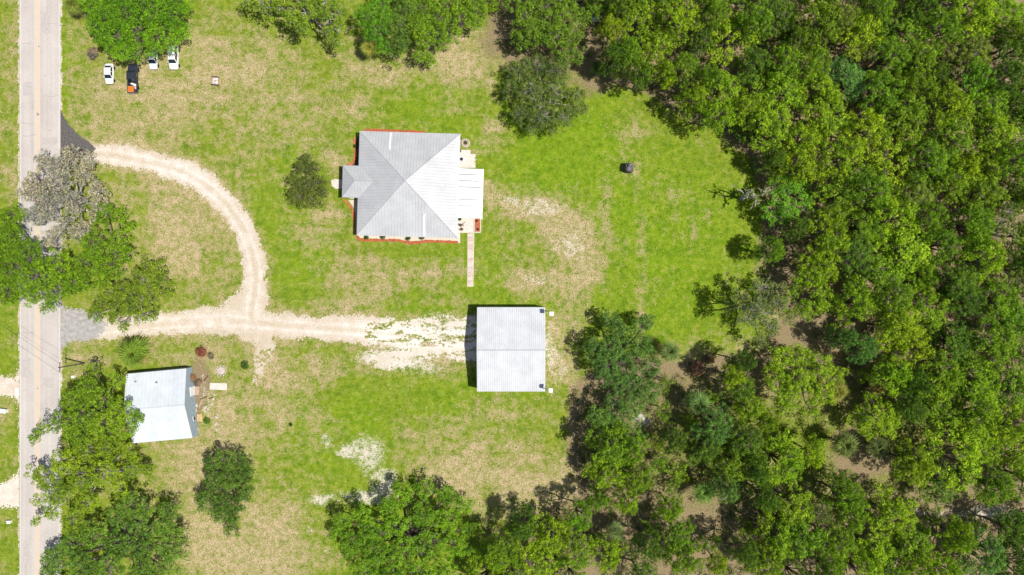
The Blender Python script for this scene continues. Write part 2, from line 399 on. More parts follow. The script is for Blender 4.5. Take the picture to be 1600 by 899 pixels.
def poly_sdf(px, py, poly):
    d = np.full(px.shape, 1e18); inside = np.zeros(px.shape, bool); n = len(poly)
    for i in range(n):
        x0, y0 = poly[i]; x1, y1 = poly[(i+1) % n]
        ex, ey = x1-x0, y1-y0; t = np.clip(((px-x0)*ex+(py-y0)*ey)/(ex*ex+ey*ey+1e-9), 0, 1)
        d = np.minimum(d, (px-x0-t*ex)**2+(py-y0-t*ey)**2)
        c = ((y0 <= py) != (y1 <= py)); xi = x0+(py-y0)/(ey if abs(ey) > 1e-9 else 1e-9)*ex
        inside ^= (c & (px < xi))
    d = np.sqrt(d); return np.where(inside, -d, d)

def blobs(px, py, lst):
    t = np.zeros(px.shape)
    for x, y, rx, ry, s in lst:
        q = ((px-x)/rx)**2+((py-y)/ry)**2
        t = np.maximum(t, s*np.exp(-q*0.75)) + 0.25*s*np.exp(-q*0.75)*(t > 0.05)
    return t

def path_sdf(px, py, path):
    d = np.full(px.shape, 1e9)
    for (x0, y0, r0), (x1, y1, r1) in zip(path[:-1], path[1:]):
        ex, ey = x1-x0, y1-y0; t = np.clip(((px-x0)*ex+(py-y0)*ey)/(ex*ex+ey*ey), 0, 1)
        d = np.minimum(d, np.hypot(px-x0-t*ex, py-y0-t*ey)-(r0+(r1-r0)*t))
    return d

LOOP = [(138,240,13),(180,243,17),(230,253,17),(280,266,18),(322,289,18),(355,320,17),(379,355,17),(394,395,18),(400,430,19),(397,460,21),(392,490,28),(395,505,30)]
LOWER = [(150,515,15),(235,507,17),(290,504,19),(345,500,22),(400,505,22),(470,511,18),(540,515,19),(600,520,22),(660,528,30),(740,530,34)]

def masks(X, Y):
    px = 800+X*F/H; py = 449.5-Y*F/H
    wx = px+26*(fbm(px/38, py/38, 3)-0.5)+10*(fbm(px/9, py/9, 8)-0.5)
    wy = py+26*(fbm(px/38, py/38, 5)-0.5)+10*(fbm(px/9, py/9, 9)-0.5)
    dry = 0.20+0.5*(fbm(px/55, py/55, 21)-0.5)+0.75*(fbm(px/17, py/17, 23)-0.5)+blobs(wx, wy, DRY)*0.80
    lush = 0.12+blobs(wx, wy, LUSH); sand = 0.98*blobs(wx, wy, SAND)
    f = poly_sdf(wx, wy, FOREST); lit = np.clip(0.5-f/26, 0, 0.95)
    lit = lit-0.55*np.exp(-((px-1250)/330)**2-((py-690)/120)**2)
    lit = np.maximum(lit, blobs(wx, wy, LITT))
    dd = np.minimum(path_sdf(px, py, LOOP), path_sdf(px, py, LOWER)); dry = dry+0.32*np.clip(1-dd/16, 0, 1)
    dry = dry+0.10*np.sin(px/4.2+5*fbm(px/60, py/60, 29))*np.clip((px-880)/40, 0, 1)+0.06*np.sin(py/3.6+5*fbm(px/60, py/60, 27))*np.clip((860-px)/40, 0, 1)
    dry = np.clip(dry-0.25*lush*(lush > .3), 0, 0.82)
    return dry, lush, sand, lit

def axis(lo, hi, step, far):
    a = np.arange(lo, hi+step*.5, step)
    out = [4, 10, 25, 60, 140, 320, far]
    return np.concatenate([[lo-d for d in reversed(out)], a, [a[-1]+d for d in out]])
xs = axis(-118, 118, 0.45, 1500); ys = axis(-68, 68, 0.45, 1500)
GX, GY = np.meshgrid(xs, ys)
dry, lush, sand, lit = masks(GX.ravel(), GY.ravel())
V = np.stack([GX.ravel(), GY.ravel(), np.zeros(GX.size)], 1)
nx, ny = len(xs), len(ys)
idx = np.arange(nx*ny).reshape(ny, nx)
Q = np.stack([idx[:-1, :-1].ravel(), idx[:-1, 1:].ravel(), idx[1:, 1:].ravel(), idx[1:, :-1].ravel()], 1)
g = link('ground', fast_mesh('ground', V, Q, {'dry': dry, 'lush': lush, 'sand': sand, 'litter': lit}), None, M['ground'])
struct(g)

# ------------------------------------------------------------------ road
def px_poly(name, pts, mat, z, kind=True, jit=0.0, parent=None, thick=0.0):
    mb = MB()
    ps = []
    n = len(pts)
    for i in range(n):
        a = P(*pts[i]); b = P(*pts[(i+1) % n]); L = (b-a).length
        k = max(1, int(L/0.5)) if jit > 0 else 1
        for j in range(k):
            q = a.lerp(b, j/k); ps.append((q.x+random.uniform(-jit, jit), q.y+random.uniform(-jit, jit)))
    # keep counter-clockwise
    ar = sum(ps[i][0]*ps[(i+1) % len(ps)][1]-ps[(i+1) % len(ps)][0]*ps[i][1] for i in range(len(ps)))
    if ar < 0: ps.reverse()
    if thick: mb.prism(ps, z-thick, z)
    else: mb.add([(x, y, z) for x, y in ps], [tuple(range(len(ps)))])
    o = mb.build(name, mat, parent)
    if kind: struct(o)
    return o

ROADL, ROADR = 30.5, 94.5
road = px_poly('road', [(ROADL, -1500), (ROADR, -1500), (ROADR, 2400), (ROADL, 2400)], M['road'], 0.03, thick=0.028)
def road_strip(name, x0, x1, mat, y0=-400, y1=1300, z=0.034):
    o = px_poly(name, [(x0, y0), (x1, y0), (x1, y1), (x0, y1)], mat, z, kind=False, parent=road); return o
M['track'] = line_mat('worn_centre', (0.53, 0.47, 0.42), (0.585, 0.485, 0.39))
road_strip('worn_centre_band', 53.5, 63.0, M['track'], z=0.034)
road_strip('centre_line', 57.0, 58.2, M['yellow'], z=0.038)
road_strip('centre_line', 60.0, 61.2, M['yellow'], z=0.038)
road_strip('edge_line', 31.4, 32.5, M['white_line'], z=0.034)
road_strip('edge_line', 92.2, 93.3, M['white_line'], z=0.034)
for cy, x0, x1 in ((68, 34, 50), (192, 33, 52), (212, 36, 60), (520, 34, 52), (640, 62, 80), (150, 66, 92), (40, 63, 90)):
    mb = MB(); x = x0; yy = cy; pts = []
    while x < x1:
        p = P(x, yy); pts.append(p); x += 1.5; yy += random.uniform(-.7, .7)
    vs = []; fs = []
    for i, p in enumerate(pts):
        vs += [(p.x, p.y-0.035, 0.041), (p.x, p.y+0.035, 0.041)]
        if i: fs.append((2*i-2, 2*i, 2*i+1, 2*i-1))
    mb.add(vs, fs).build('crack', M['crack'], road)
M['patch'] = simple('asphalt_patch', (0.45, 0.415, 0.39), 0.9, 0, 0.12, 2.0, 0.2)
for x0, x1, y0, y1 in ((64, 78, 20, 52), (36, 50, 128, 150), (66, 90, 215, 226), (34, 48, 560, 590), (68, 84, 590, 606), (36, 46, 850, 880)):
    pp = [(x0, y0), (x1, y0+random.uniform(-1, 1)), (x1, y1), (x0, y1+random.uniform(-1, 1))]
    px_poly('road_patch', pp, M['patch'], 0.034, kind=False, parent=road, jit=.05)
def blotch(px, py, r, mat, z, parent):
    c = P(px, py); ps = [(c.x+r*random.uniform(.6, 1.1)*math.cos(a*math.pi/6), c.y+r*random.uniform(.6, 1.1)*math.sin(a*math.pi/6)) for a in range(12)]
    return MB().add([(x, y, z) for x, y in ps], [tuple(range(12))]).build('tar_spot', mat, parent)
for px, py, r in ((59, 179, .35), (61, 73, .22), (59, 607, .2), (78, 204, .18), (45, 330, .2), (70, 118, .15)):
    blotch(px, py, r, M['crack'], 0.042, road)

# ------------------------------------------------------------------ limerock drive (ragged sheet cut cell by cell)
def cut_sheet(name, sdf, bounds, cell, z, mat, whitef, soft=4.0, midf=None):
    (x0, y0), (x1, y1) = bounds
    a = P(x0, y1); b = P(x1, y0)
    xs = np.arange(a.x, b.x, cell); ys = np.arange(a.y, b.y, cell)
    X, Y = np.meshgrid(xs, ys); cx = X[:-1, :-1]+cell/2; cy = Y[:-1, :-1]+cell/2
    px = 800+cx*F/H; py = 449.5-cy*F/H
    dit = np.random.default_rng(9).normal(0, 1, px.shape)
    keep = sdf(px, py)+soft*0.55*dit < 0
    n = X.shape[1]; idx = np.arange(X.size).reshape(X.shape)
    q = np.stack([idx[:-1, :-1][keep], idx[:-1, 1:][keep], idx[1:, 1:][keep], idx[1:, :-1][keep]], 1)
    u, inv = np.unique(q, return_inverse=True); q = inv.reshape(q.shape)
    vx = X.ravel()[u]; vy = Y.ravel()[u]
    vx = vx+0.35*cell*(vnoise(vx*9.1, vy*9.7, 2)-.5)*2; vy = vy+0.35*cell*(vnoise(vx*8.3, vy*9.1, 4)-.5)*2
    w = whitef(800+vx*F/H, 449.5-vy*F/H)
    me = fast_mesh(name, np.stack([vx, vy, np.full(len(vx), z)], 1), q, {'white': w, 'mid': (midf(800+vx*F/H, 449.5-vy*F/H) if midf else 0*w)})
    return struct(link(name, me, None, mat))

SPUR = [(405,510,26),(412,545,20),(405,580,12),(398,600,4)]
FIL = [(345,488,12),(378,468,14)]
def drive_sdf(px, py):
    d = np.minimum(np.minimum(path_sdf(px, py, LOOP), path_sdf(px, py, LOWER)), np.minimum(path_sdf(px, py, SPUR)+5, path_sdf(px, py, FIL)))
    d = np.minimum(d, np.hypot((px-610)/1.7, (py-558)/0.8)-22)
    d = np.minimum(d, np.hypot((px-650)/1.7, (py-560)/0.6)-16)
    d = d+13*(fbm(px/16, py/16, 31)-0.5)*2*0.6+4.2*(fbm(px/3.5, py/3.5, 33, 3)-0.5)*2
    patch = np.clip((px-545)/50, 0, 1)*np.clip((770-px)/20, 0, 1)
    hole = fbm(px/24, py/6.5, 41, 5)+0.55*(fbm(px/3.0, py/2.4, 43, 3)-0.5)
    d = np.where((hole > 0.59) & (patch > 0.5), 5.0, d)
    spurhole = np.clip((py-535)/40, 0, 1)*(px < 470)
    d = np.where(fbm(px/6, py/6, 51, 4) < 0.32+0.20*spurhole-0.1*(spurhole <= 0), np.where(spurhole > 0, 5.0, d), d)
    return d
def lane(px, py):
    z0 = lambda L_: path_sdf(px, py, [(x, y, 0) for x, y, r in L_])
    return np.minimum(z0(LOOP), z0(LOWER))
cut_sheet('driveway', drive_sdf, ((130, 215), (748, 615)), 0.16, 0.016, M['drive'],
          lambda px, py: np.clip(np.clip((px-520)/110, 0, 1)*0.9 + 0.3*np.exp(-((px-300)/110)**2-((py-270)/40)**2)+0.10+0.42*np.exp(-((lane(px, py)-7)/2.8)**2), 0, 1), 2.8,
          lambda px, py: 0.38*np.exp(-(lane(px, py)/3.2)**2)*(fbm(px/20, py/20, 55) > .42)+0.8*np.clip((lane(px, py)-13)/6, 0, 1)*fbm(px/9, py/9, 57))
AP1 = [(92, 170), (100, 182), (106, 193), (114, 203), (126, 212), (140, 222), (149, 232), (146, 238), (134, 244), (118, 252), (104, 266), (96, 285), (92, 290)]
AP2 = [(92, 468), (100, 480), (118, 483), (140, 488), (158, 494), (166, 508), (160, 520), (150, 530), (128, 533), (104, 535), (97, 545), (92, 556)]
cut_sheet('asphalt_apron', lambda px, py: poly_sdf(px, py, AP1)+2*(fbm(px/6, py/6, 65)-.5), ((94.5, 168), (152, 292)), 0.2, 0.022, M['apron_dark'], lambda px, py: 0*px, 1.2)
cut_sheet('gravel_apron', lambda px, py: poly_sdf(px, py, AP2)+5*(fbm(px/6, py/6, 67)-.5), ((94.5, 462), (172, 560)), 0.2, 0.022, M['apron_grey'], lambda px, py: 0*px, 3.5)
def shoulder(px, py):
    d = np.minimum(np.abs(px-(ROADL-.3)), np.abs(px-(ROADR+.3)))-1.3
    return d+3.2*(fbm(px/5, py/11, 81)-.5)*2+1.5*(fbm(px/2, py/2, 83)-.5)*2
cut_sheet('road_shoulder', shoulder, ((24, -40), (ROADL, 940)), 0.2, 0.010, M['drive'], lambda px, py: 0*px+.1, 1.2)
cut_sheet('road_shoulder', shoulder, ((ROADR, -40), (101, 940)), 0.2, 0.010, M['drive'], lambda px, py: 0*px+.1, 1.2)
def nb1(px, py):
    d = path_sdf(px, py, [(-60,602,14),(10,604,15),(22,606,15),(33,606,24)]); return d+4*(fbm(px/8, py/8, 61)-.5)*2
cut_sheet('gravel_turnout', nb1, ((-70, 570), (30.5, 640)), 0.2, 0.014, M['drive'], lambda px, py: 0*px+0.35)
def nb2(px, py):
    d = path_sdf(px, py, [(-60,782,18),(0,774,18),(18,772,22),(33,768,26)]); return d+4*(fbm(px/8, py/8, 63)-.5)*2
cut_sheet('side_drive', nb2, ((-70, 730), (30.5, 815)), 0.2, 0.014, M['drive'], lambda px, py: 0*px+0.55)

# ------------------------------------------------------------------ lawn grass (stuff: real tufts)
NT = 190000
gx = rng.uniform(-112, 108, NT); gy = rng.uniform(-64, 64, NT)
gpx = 800+gx*F/H; gpy = 449.5-gy*F/H
d_, lu_, sa_, li_ = masks(gx, gy)
ok = (gpx < ROADL-1) | (gpx > ROADR+1)
dsd = drive_sdf(gpx, gpy); ok &= (dsd > 0.5) | ((dsd > -6) & (rng.random(NT) < .28))
ok &= (nb1(gpx, gpy) > 0) & (nb2(gpx, gpy) > 0)
ok &= ((sa_ < 0.5) | (rng.random(NT) < .35)) & (li_ < 0.75)
for (x0, y0, x1, y1) in ((549, 200, 756, 384), (728, 340, 742, 450), (748, 482, 850, 608), (203, 586, 306, 682), (94, 176, 152, 270), (94, 478, 162, 540)):
    ok &= ~((gpx > x0) & (gpx < x1) & (gpy > y0) & (gpy < y1))
thin = rng.random(NT) < np.clip(1.15-d_*0.55, .35, 1)
sel = ok & thin
gx, gy, d_, lu_ = gx[sel], gy[sel], d_[sel], lu_[sel]; n = len(gx)
patchn = fbm(gx*0.9, gy*0.9, 71)
strawp = np.clip(d_+(patchn-.5)*2.2+rng.normal(0, .18, n), 0, 1)
isst = (strawp > 0.56)[:, None]
u = rng.random((n, 1)); uu = rng.random((n, 1))
green = (1-np.clip(lu_, 0, 1))[:, None]*np.array([[0.20, 0.275, 0.022]])+np.clip(lu_, 0, 1)[:, None]*np.array([[0.185, 0.30, 0.012]])
green = green*(0.45+1.05*u)*np.concatenate([1+0.25*(uu-.5), np.ones((n, 1)), np.ones((n, 1))], 1)
straw = np.array([[0.47, 0.385, 0.19]])*(0.5+1.0*u)
col = np.where(isst, straw, green)
w = rng.uniform(.10, .20, n); hgt = rng.uniform(.05, .13, n)*np.where(isst[:, 0], 0.8, 1.0); a = rng.uniform(0, 2*math.pi, n)
lx = rng.normal(0, .09, n); ly = rng.normal(0, .09, n)
base = np.stack([gx, gy, np.zeros(n)], 1)
dx = np.stack([np.cos(a)*w, np.sin(a)*w, np.zeros(n)], 1); up = np.stack([lx, ly, hgt], 1)
v0 = base-dx*0.5; v1 = base+dx*0.5; v2 = base+dx*0.45+up; v3 = base-dx*0.45+up*1.1
V = np.stack([v0, v1, v2, v3], 1).reshape(-1, 3)
colr = np.concatenate([np.repeat(col, 4, 0), np.ones((4*n, 1))], 1)
go = link('lawn_grass', fast_mesh('lawn_grass', V, np.arange(4*n).reshape(n, 4), {'col': colr}), None, M['grass'])
tag(go, 'patchy green and straw coloured grass covering the open yard', 'grass', kind='stuff')

# ------------------------------------------------------------------ roofs and buildings
def slope(mb_sheet, mb_rib, poly, down, pitch_z, spacing, rib_h=0.05, rib_w=0.07):
    """poly: 3D points of a planar slope; ribs run along 'down' (unit horizontal vector)"""
    n = len(poly); vs = [Vector(p) for p in poly]
    nrm = (vs[1]-vs[0]).cross(vs[2]-vs[0]).normalized()
    if nrm.z < 0: vs.reverse(); nrm = -nrm
    top = [v + nrm*0.0 for v in vs]; bot = [v - nrm*0.06 for v in vs]
    mb_sheet.add(bot+top, [tuple(range(n-1, -1, -1)), tuple(range(n, 2*n))]+[(i, (i+1) % n, n+(i+1) % n, n+i) for i in range(n)])
    d = Vector(down); e = Vector((-d.y, d.x, 0))
    ev = [v.dot(e) for v in vs]; lo, hi = min(ev), max(ev)
    k = lo + spacing*0.5
    while k < hi:
        pts = []
        for i in range(n):
            a, b = vs[i], vs[(i+1) % n]; ea, eb = a.dot(e), b.dot(e)
            if (ea-k)*(eb-k) < 0: pts.append(a.lerp(b, (k-ea)/(eb-ea)))
        if len(pts) == 2 and (pts[0]-pts[1]).length > 0.3:
            p, q = pts; s = e*rib_w/2; h = nrm*rib_h
            p = p+nrm*0.002; q = q+nrm*0.002
            mb_rib.add([p-s, p+s, q+s, q-s, p-s*.5+h, p+s*.5+h, q+s*.5+h, q-s*.5+h],
                       [(4, 5, 6, 7), (0, 1, 5, 4), (1, 2, 6, 5), (2, 3, 7, 6), (3, 0, 4, 7)])
        k += spacing

def cap(mb, a, b, w=0.22, h=0.07):
    a, b = Vector(a), Vector(b); d = (b-a).normalized(); s = Vector((-d.y, d.x, 0)).normalized()*w
    z = Vector((0, 0, h)); dn = Vector((0, 0, -0.05))
    mb.add([a-s+dn, a+z, a+s+dn, b-s+dn, b+z, b+s+dn], [(0, 1, 4, 3), (1, 2, 5, 4), (0, 2, 1), (3, 4, 5), (0, 3, 5, 2)])

# ---- farmhouse
hz = 3.0
hc = P(638.3, 288.6, hz); hc.z = 0
house = empty('farmhouse', hc, math.radians(-1.6), 'square farmhouse with grey metal hip roof and white porch roof behind', 'house')
s3 = mpx(hz); W2 = 157.5*s3/2; D2 = 163.0*s3/2; RZ = 6.25
ax, ay = -0.2, 0.3      # apex
mbw = MB(); mbw.box((0, 0, hz/2), (2*W2-1.2, 2*D2-1.2, hz-0.02)); mbw.build('wall', M['wall'], house)
fas = MB()
for (cx, cy, dx, dy) in ((0, D2-0.03, 2*W2, .06), (0, -D2+0.03, 2*W2, .06), (W2-.03, 0, .06, 2*D2-.14), (-W2+.03, 0, .06, 2*D2-.14)):
    fas.box((cx, cy, hz-0.16), (dx, dy, 0.18))
fas.build('fascia', M['white'], house)
A = (ax, ay, RZ); c4 = [(-W2, D2, hz), (W2, D2, hz), (W2, -D2, hz), (-W2, -D2, hz)]
for poly, dn, nm in (((c4[0], c4[1], A), (0, 1, 0), 'north'), ((c4[1], c4[2], A), (1, 0, 0), 'east'), ((c4[2], c4[3], A), (0, -1, 0), 'south'), ((c4[3], c4[0], A), (-1, 0, 0), 'west')):
    sh = MB(); rb = MB(); slope(sh, rb, poly, dn, 0, 0.62)
    o = sh.build('roof_slope', M['roof'], house); r = rb.build('roof_rib', M['rib'], o); r['kind'] = 'stuff'
hips = MB()
for c in c4: cap(hips, c, A, 0.15, 0.07)
hips.build('hip_cap', M['roof'], house)
# small entry portico to the west
pw, pn = -(638.3-535)*s3, 0.0
py0, py1 = (288.6-261.5)*s3, (288.6-311.5)*s3
mid = (py0+py1)/2; ez = 3.1; rz_ = 4.45
r0 = (-(638.3-556.5)*s3, mid, rz_); r1 = (-(638.3-584)*s3+0.2, mid, rz_)
b0, b1 = -W2+0.3, -W2+0.3
P0 = (pw, py0, ez); P1 = (pw, py1, ez); B0 = (-W2+0.25, py0, ez+0.02); B1 = (-W2+0.25, py1, ez+0.02)
for poly, dn in (((P0, B0, r1, r0), (0, 1, 0)), ((P1, B1, r1, r0), (0, -1, 0)), ((P0, r0, P1), (-1, 0, 0))):
    sh = MB(); rb = MB(); slope(sh, rb, poly, dn, 0, 0.62)
    o = sh.build('portico_roof_slope', M['roof'], house); r = rb.build('roof_rib', M['rib'], o); r['kind'] = 'stuff'
hp = MB(); cap(hp, P0, r0, .11, .06); cap(hp, P1, r0, .11, .06); cap(hp, r0, r1, .11, .06); hp.build('portico_ridge_cap', M['roof'], house)
for yy in (py0-0.4, py1+0.4):
    MB().tube([(pw+0.4, yy, 0), (pw+0.4, yy, ez-0.05)], 0.12, 8).build('portico_post', M['white'], house)
MB().box((-W2-0.9, mid, 0.10), (3.0, py0-py1-0.3, 0.2)).build('portico_floor', M['concrete'], house)
# openings in the walls
for (x, y, w_, ax_) in ((-W2+.6, 4.5, 1.6, 'x'), (-W2+.6, -4.5, 1.6, 'x'), (-5, -D2+.6, 1.6, 'y'), (0, -D2+.6, 1.6, 'y'), (5, -D2+.6, 1.6, 'y'), (-5, D2-.6, 1.6, 'y'), (5, D2-.6, 1.6, 'y'), (W2-.6, -7, 1.4, 'x')):
    sgn = (1 if x > 0 else -1) if ax_ == 'x' else (1 if y > 0 else -1)
    d3 = (0.08, w_+.2, 1.5) if ax_ == 'x' else (w_+.2, 0.08, 1.5)
    d4 = (0.06, w_, 1.3) if ax_ == 'x' else (w_, 0.06, 1.3)
    off = Vector((sgn*.02, 0, 0)) if ax_ == 'x' else Vector((0, sgn*.02, 0))
    c = Vector((x, y, 1.6))
    wf = MB().box(c+off, d3).build('window', M['white'], house); MB().box(c+off*3, d4).build('pane', M['glass'], wf)
MB().box((-W2+.58, mid, 1.1), (0.08, 1.1, 2.15)).build('front_door', M['wood_dark'], house)
# roof vents with washed streaks
for vx, vy, ey, sgn in ((608.3, 234, 208, 1), (665.5, 337, 370, -1)):
    lx = (vx-638.3)*mpx(4.6); ly = -(vy-288.6)*mpx(4.4)
    zz = lambda y: hz+(RZ-hz)*(1-(abs(y-ay*(1-0))/(D2-sgn*ay)))
    zt = zz(ly)
    v = MB(); v.tube([(lx, ly, zt-.1), (lx, ly, zt+.45)], 0.09, 10); v.lathe((lx, ly, zt), [(0.26, -0.05), (0.24, 0.06), (0.1, .14)], 12)
    vo = v.build('roof_vent', M['white'], house)
    le = sgn*(D2-0.15); ze = zz(le); w_ = 0.19
    MB().add([(lx-w_, ly+sgn*.1, zt+.058), (lx+w_, ly+sgn*.1, zt+.058), (lx+w_*1.1, le, ze+.058), (lx-w_*1.1, le, ze+.058)], [(0, 1, 2, 3) if sgn < 0 else (3, 2, 1, 0)]).build('wash_streak', M['white_roof'], vo)
# white panel roof over the back porch
x0 = (713.5-638.3)*mpx(2.9); x1 = (754-638.3)*mpx(2.6); yt = (288.6-263)*mpx(2.7)+.3; yb = (288.6-339.5)*mpx(2.7)+.1
npan = 8
for i in range(npan):
    ya = yt+(yb-yt)*i/npan; yb_ = yt+(yb-yt)*(i+1)/npan
    a = 0.055
    z0, z1 = 3.13, 2.72
    MB().add([(x0, ya-a, z0), (x1, ya-a, z1), (x1, yb_+a, z1), (x0, yb_+a, z0), (x0, ya-a, z0-.1), (x1, ya-a, z1-.1), (x1, yb_+a, z1-.1), (x0, yb_+a, z0-.1)],
             [(3, 2, 1, 0), (4, 5, 6, 7), (0, 1, 5, 4), (1, 2, 6, 5), (2, 3, 7, 6), (3, 0, 4, 7)]).build('porch_roof_panel', M['white_roof'], house)
MB().box(((x0+x1)/2, (yt+yb)/2, 2.66), (x1-x0-.3, .12, .12)).build('porch_beam', M['white'], house)
MB().box((x1+.045, (yt+yb)/2, 2.64), (.09, yt-yb, .12)).build('porch_gutter', M['white'], house)
for t in (0.03, .35, .65, .97):
    MB().box((x1-.35, yt+(yb-yt)*t, 1.3), (.12, .12, 2.6)).build('porch_post', M['white'], house)
MB().box(((x0+x1)/2, (yt+yb)/2, .06), (x1-x0-.2, yt-yb-.2, .12)).build('porch_slab', M['concrete'], house)

# ---- garden beds round the house
def band(name, pts, half, mat, z, parent=None, jit=.09):
    ps = [P(x, y) for x, y in pts]
    # resample
    out = []
    for a, b in zip(ps[:-1], ps[1:]):
        k = max(1, int((b-a).length/0.4))
        out += [a.lerp(b, j/k) for j in range(k)]
    out.append(ps[-1]); vs = []; fs = []
    for i, p in enumerate(out):
        d = (out[min(i+1, len(out)-1)]-out[max(i-1, 0)]).normalized(); nn = Vector((-d.y, d.x, 0)); h = half+random.uniform(-jit, jit)
        l, r = p+nn*h, p-nn*h
        vs += [(l.x, l.y, 0.005), (l.x, l.y, z), (p.x, p.y, z+.05), (r.x, r.y, z), (r.x, r.y, 0.005)]
        if i:
            for k in range(4): fs.append((5*i-5+k, 5*i-5+k+1, 5*i+k+1, 5*i+k))
    return MB().add(vs, fs).build(name, mat, parent)

bed = empty('flower_bed', P(640, 376), 0, 'pale sand bed edged with wavy red mulch along the south wall', 'flower bed')
def to_parent(o, p):
    o.parent = p; o.matrix_parent_inverse = Matrix.Translation(-p.location) if p.rotation_euler.z == 0 else p.matrix_world.inverted(); return o
to_parent(px_poly('sand_or_shade_fill', [(558, 366), (563, 372), (600, 374), (640, 377), (660, 376), (700, 376), (719, 377), (719, 362), (640, 360), (560, 358)], M['bed_sand'], 0.03, kind=False, thick=.025), bed)
to_parent(band('mulch_border', [(557.5, 368), (561, 374.5), (575, 375.5), (600, 375.5), (622, 375.5), (634, 378.5), (645, 380), (655, 379), (665, 377), (690, 377.5), (716, 379)], .27, M['mulch'], .06), bed)
bed2 = empty('flower_bed', P(553, 340), 0, 'orange mulch strip along the west wall south of the portico', 'flower bed')
to_parent(band('mulch_border', [(535.5, 311.5), (542, 317), (549, 325), (552.5, 335), (553, 350), (556, 367)], .26, M['mulch_or'], .06), bed2)
to_parent(px_poly('sand_or_shade_fill', [(544, 313), (551, 322), (556, 335), (556, 365), (566, 365), (566, 312)], M['bed_sand'], 0.03, kind=False, thick=.025), bed2)
bed3 = empty('flower_bed', P(553, 235), 0, 'orange mulch strip along the west wall north of the portico', 'flower bed')
to_parent(band('mulch_border', [(556.5, 215), (553, 223), (554.5, 230), (555.5, 243), (552, 253), (545, 259), (538, 263)], .26, M['mulch_or'], .06), bed3)
to_parent(px_poly('sand_or_shade_fill', [(558, 214), (556, 228), (557, 244), (551, 258), (545, 262), (566, 262), (566, 214)], M['wood_dark'], 0.03, kind=False, thick=.025), bed3)  # dark fill paints the house's shade into this strip
bed4 = empty('flower_bed', P(600, 205), 0, 'thin red mulch strip along the north wall', 'flower bed')
to_parent(band('mulch_border', [(570, 203.6), (590, 204), (610, 204.6), (630, 205.6), (664, 207.4)], .3, M['mulch'], .06), bed4)

# ---- patio, walkway, planter behind
px_poly('patio', [(714.5, 339), (750.5, 339), (750.5, 364), (741.5, 364), (731, 364), (719, 364), (719, 380), (714.5, 380)], M['concrete'], .06, thick=.055)
walk = px_poly('walkway_bed', [(730.5, 364.6), (741, 364.6), (739.6, 448), (730, 448)], M['bed_sand'], .03, thick=.028)
walk.name = 'walkway'
y = 365.0; k = 0
while y < 446:
    t = (y-365)/81; xa, xb = 731.3-.6*t, 740.2-1.2*t; dy = 4.3
    a = P(xa, y); b = P(xb, y+dy-.5)
    m_ = MB().box(((a.x+b.x)/2, (a.y+b.y)/2, .045), (b.x-a.x-random.uniform(0, .06), a.y-b.y, .04+random.uniform(0, .012)), random.uniform(-.01, .01))
    m_.build('paver', M['paver'] if random.random() < .6 else M['paver2'], walk); y += dy; k += 1
pl = empty('planter_bed', P(746, 352), 0, 'red mulch planter rectangle with pale kerb beside the patio', 'planter')
c = P(746.2, 352.2)
MB().box((0, 0, .1), (1.0, 2.75, .12)).build('mulch_fill', M['mulch'], pl)
kb = MB()
for (x_, y_, a_, b_) in ((-.62, 0, .14, 3.1), (.62, 0, .14, 3.1), (0, 1.48, 1.1, .14), (0, -1.48, 1.1, .14)): kb.box((x_, y_, .11), (a_, b_, .22))
kb.build('kerb', M['concrete'], pl)

px_poly('entry_pad', [(517, 282), (523, 280), (536, 281), (536, 293), (527, 296), (519, 291)], M['concrete'], .05, thick=.045, jit=.08)
# ---- AC pad and unit
pad = px_poly('concrete_pad', [(716, 234.5), (735, 234.5), (735, 241), (743, 241), (743, 246), (741.4, 246), (741.4, 248), (743, 248), (743, 252), (741.4, 252), (741.4, 254), (743, 254), (743, 262.5), (716, 262.5)], M['concrete'], .07, thick=.066)
pad['kind'] = 'structure'
ac = empty('air_conditioner', P(721.5, 250), 0, 'beige outdoor air conditioner with round fan beside the east wall', 'air conditioner')
MB().box((0, 0, .45), (.95, .95, .76)).build('case', M['white'], ac)
MB().lathe((0, 0, .83), [(.42, 0), (.42, .03), (.34, .03), (.34, .005)], 18).build('fan_ring', M['steel'], ac)
fb = MB()
for k in range(5):
    a = k*2*math.pi/5; fb.box((.17*math.cos(a), .17*math.sin(a), .855), (.3, .12, .012), a)
fb.build('fan_blade', M['black'], ac)
MB().lathe((0, 0, .832), [(.33, 0), (.33, .006)], 18).build('fan_well', M['black'], ac)
ring = empty('round_planter', P(728, 224), 0, 'round grey green stone ringed planter by the northeast house corner', 'planter')
for k in range(14):
    a = k*2*math.pi/14
    MB().box((.78*math.cos(a), .78*math.sin(a), .12), (.24, .32, .24+.04*(k % 3)), a).build('stone', M['stone'], ring)
MB().lathe((0, 0, .02), [(.66, 0), (.64, .1), (.2, .14)], 14).build('soil', M['wood'], ring)
# patio furniture seen as small dark marks
def chair(px, py, rz, label):
    c = empty('patio_chair', P(px, py, 0)+Vector((0, 0, .06)), rz, label, 'chair')
    MB().box((0, 0, .42), (.5, .5, .05)).build('seat', M['wood_dark'], c); MB().box((0, .24, .7), (.5, .05, .5)).build('backrest', M['wood_dark'], c)
    for sx in (-.21, .21):
        for sy in (-.21, .21): MB().box((sx, sy, .2), (.05, .05, .39)).build('leg', M['wood_dark'], c)
chair(720.5, 352.5, 1.0, 'dark patio chair near the west side of the back patio')
chair(722, 358.5, 2.4, 'dark patio chair at the south edge of the back patio')
tb = empty('patio_table', P(727, 351)+Vector((0, 0, .06)), 0.6, 'pale low patio table between the chairs', 'table')
MB().box((0, 0, .5), (.75, .6, .05)).build('table_top', M['concrete'], tb)
for sx in (-.3, .3):
    for sy in (-.22, .22): MB().box((sx, sy, .24), (.05, .05, .47)).build('leg', M['steel'], tb)

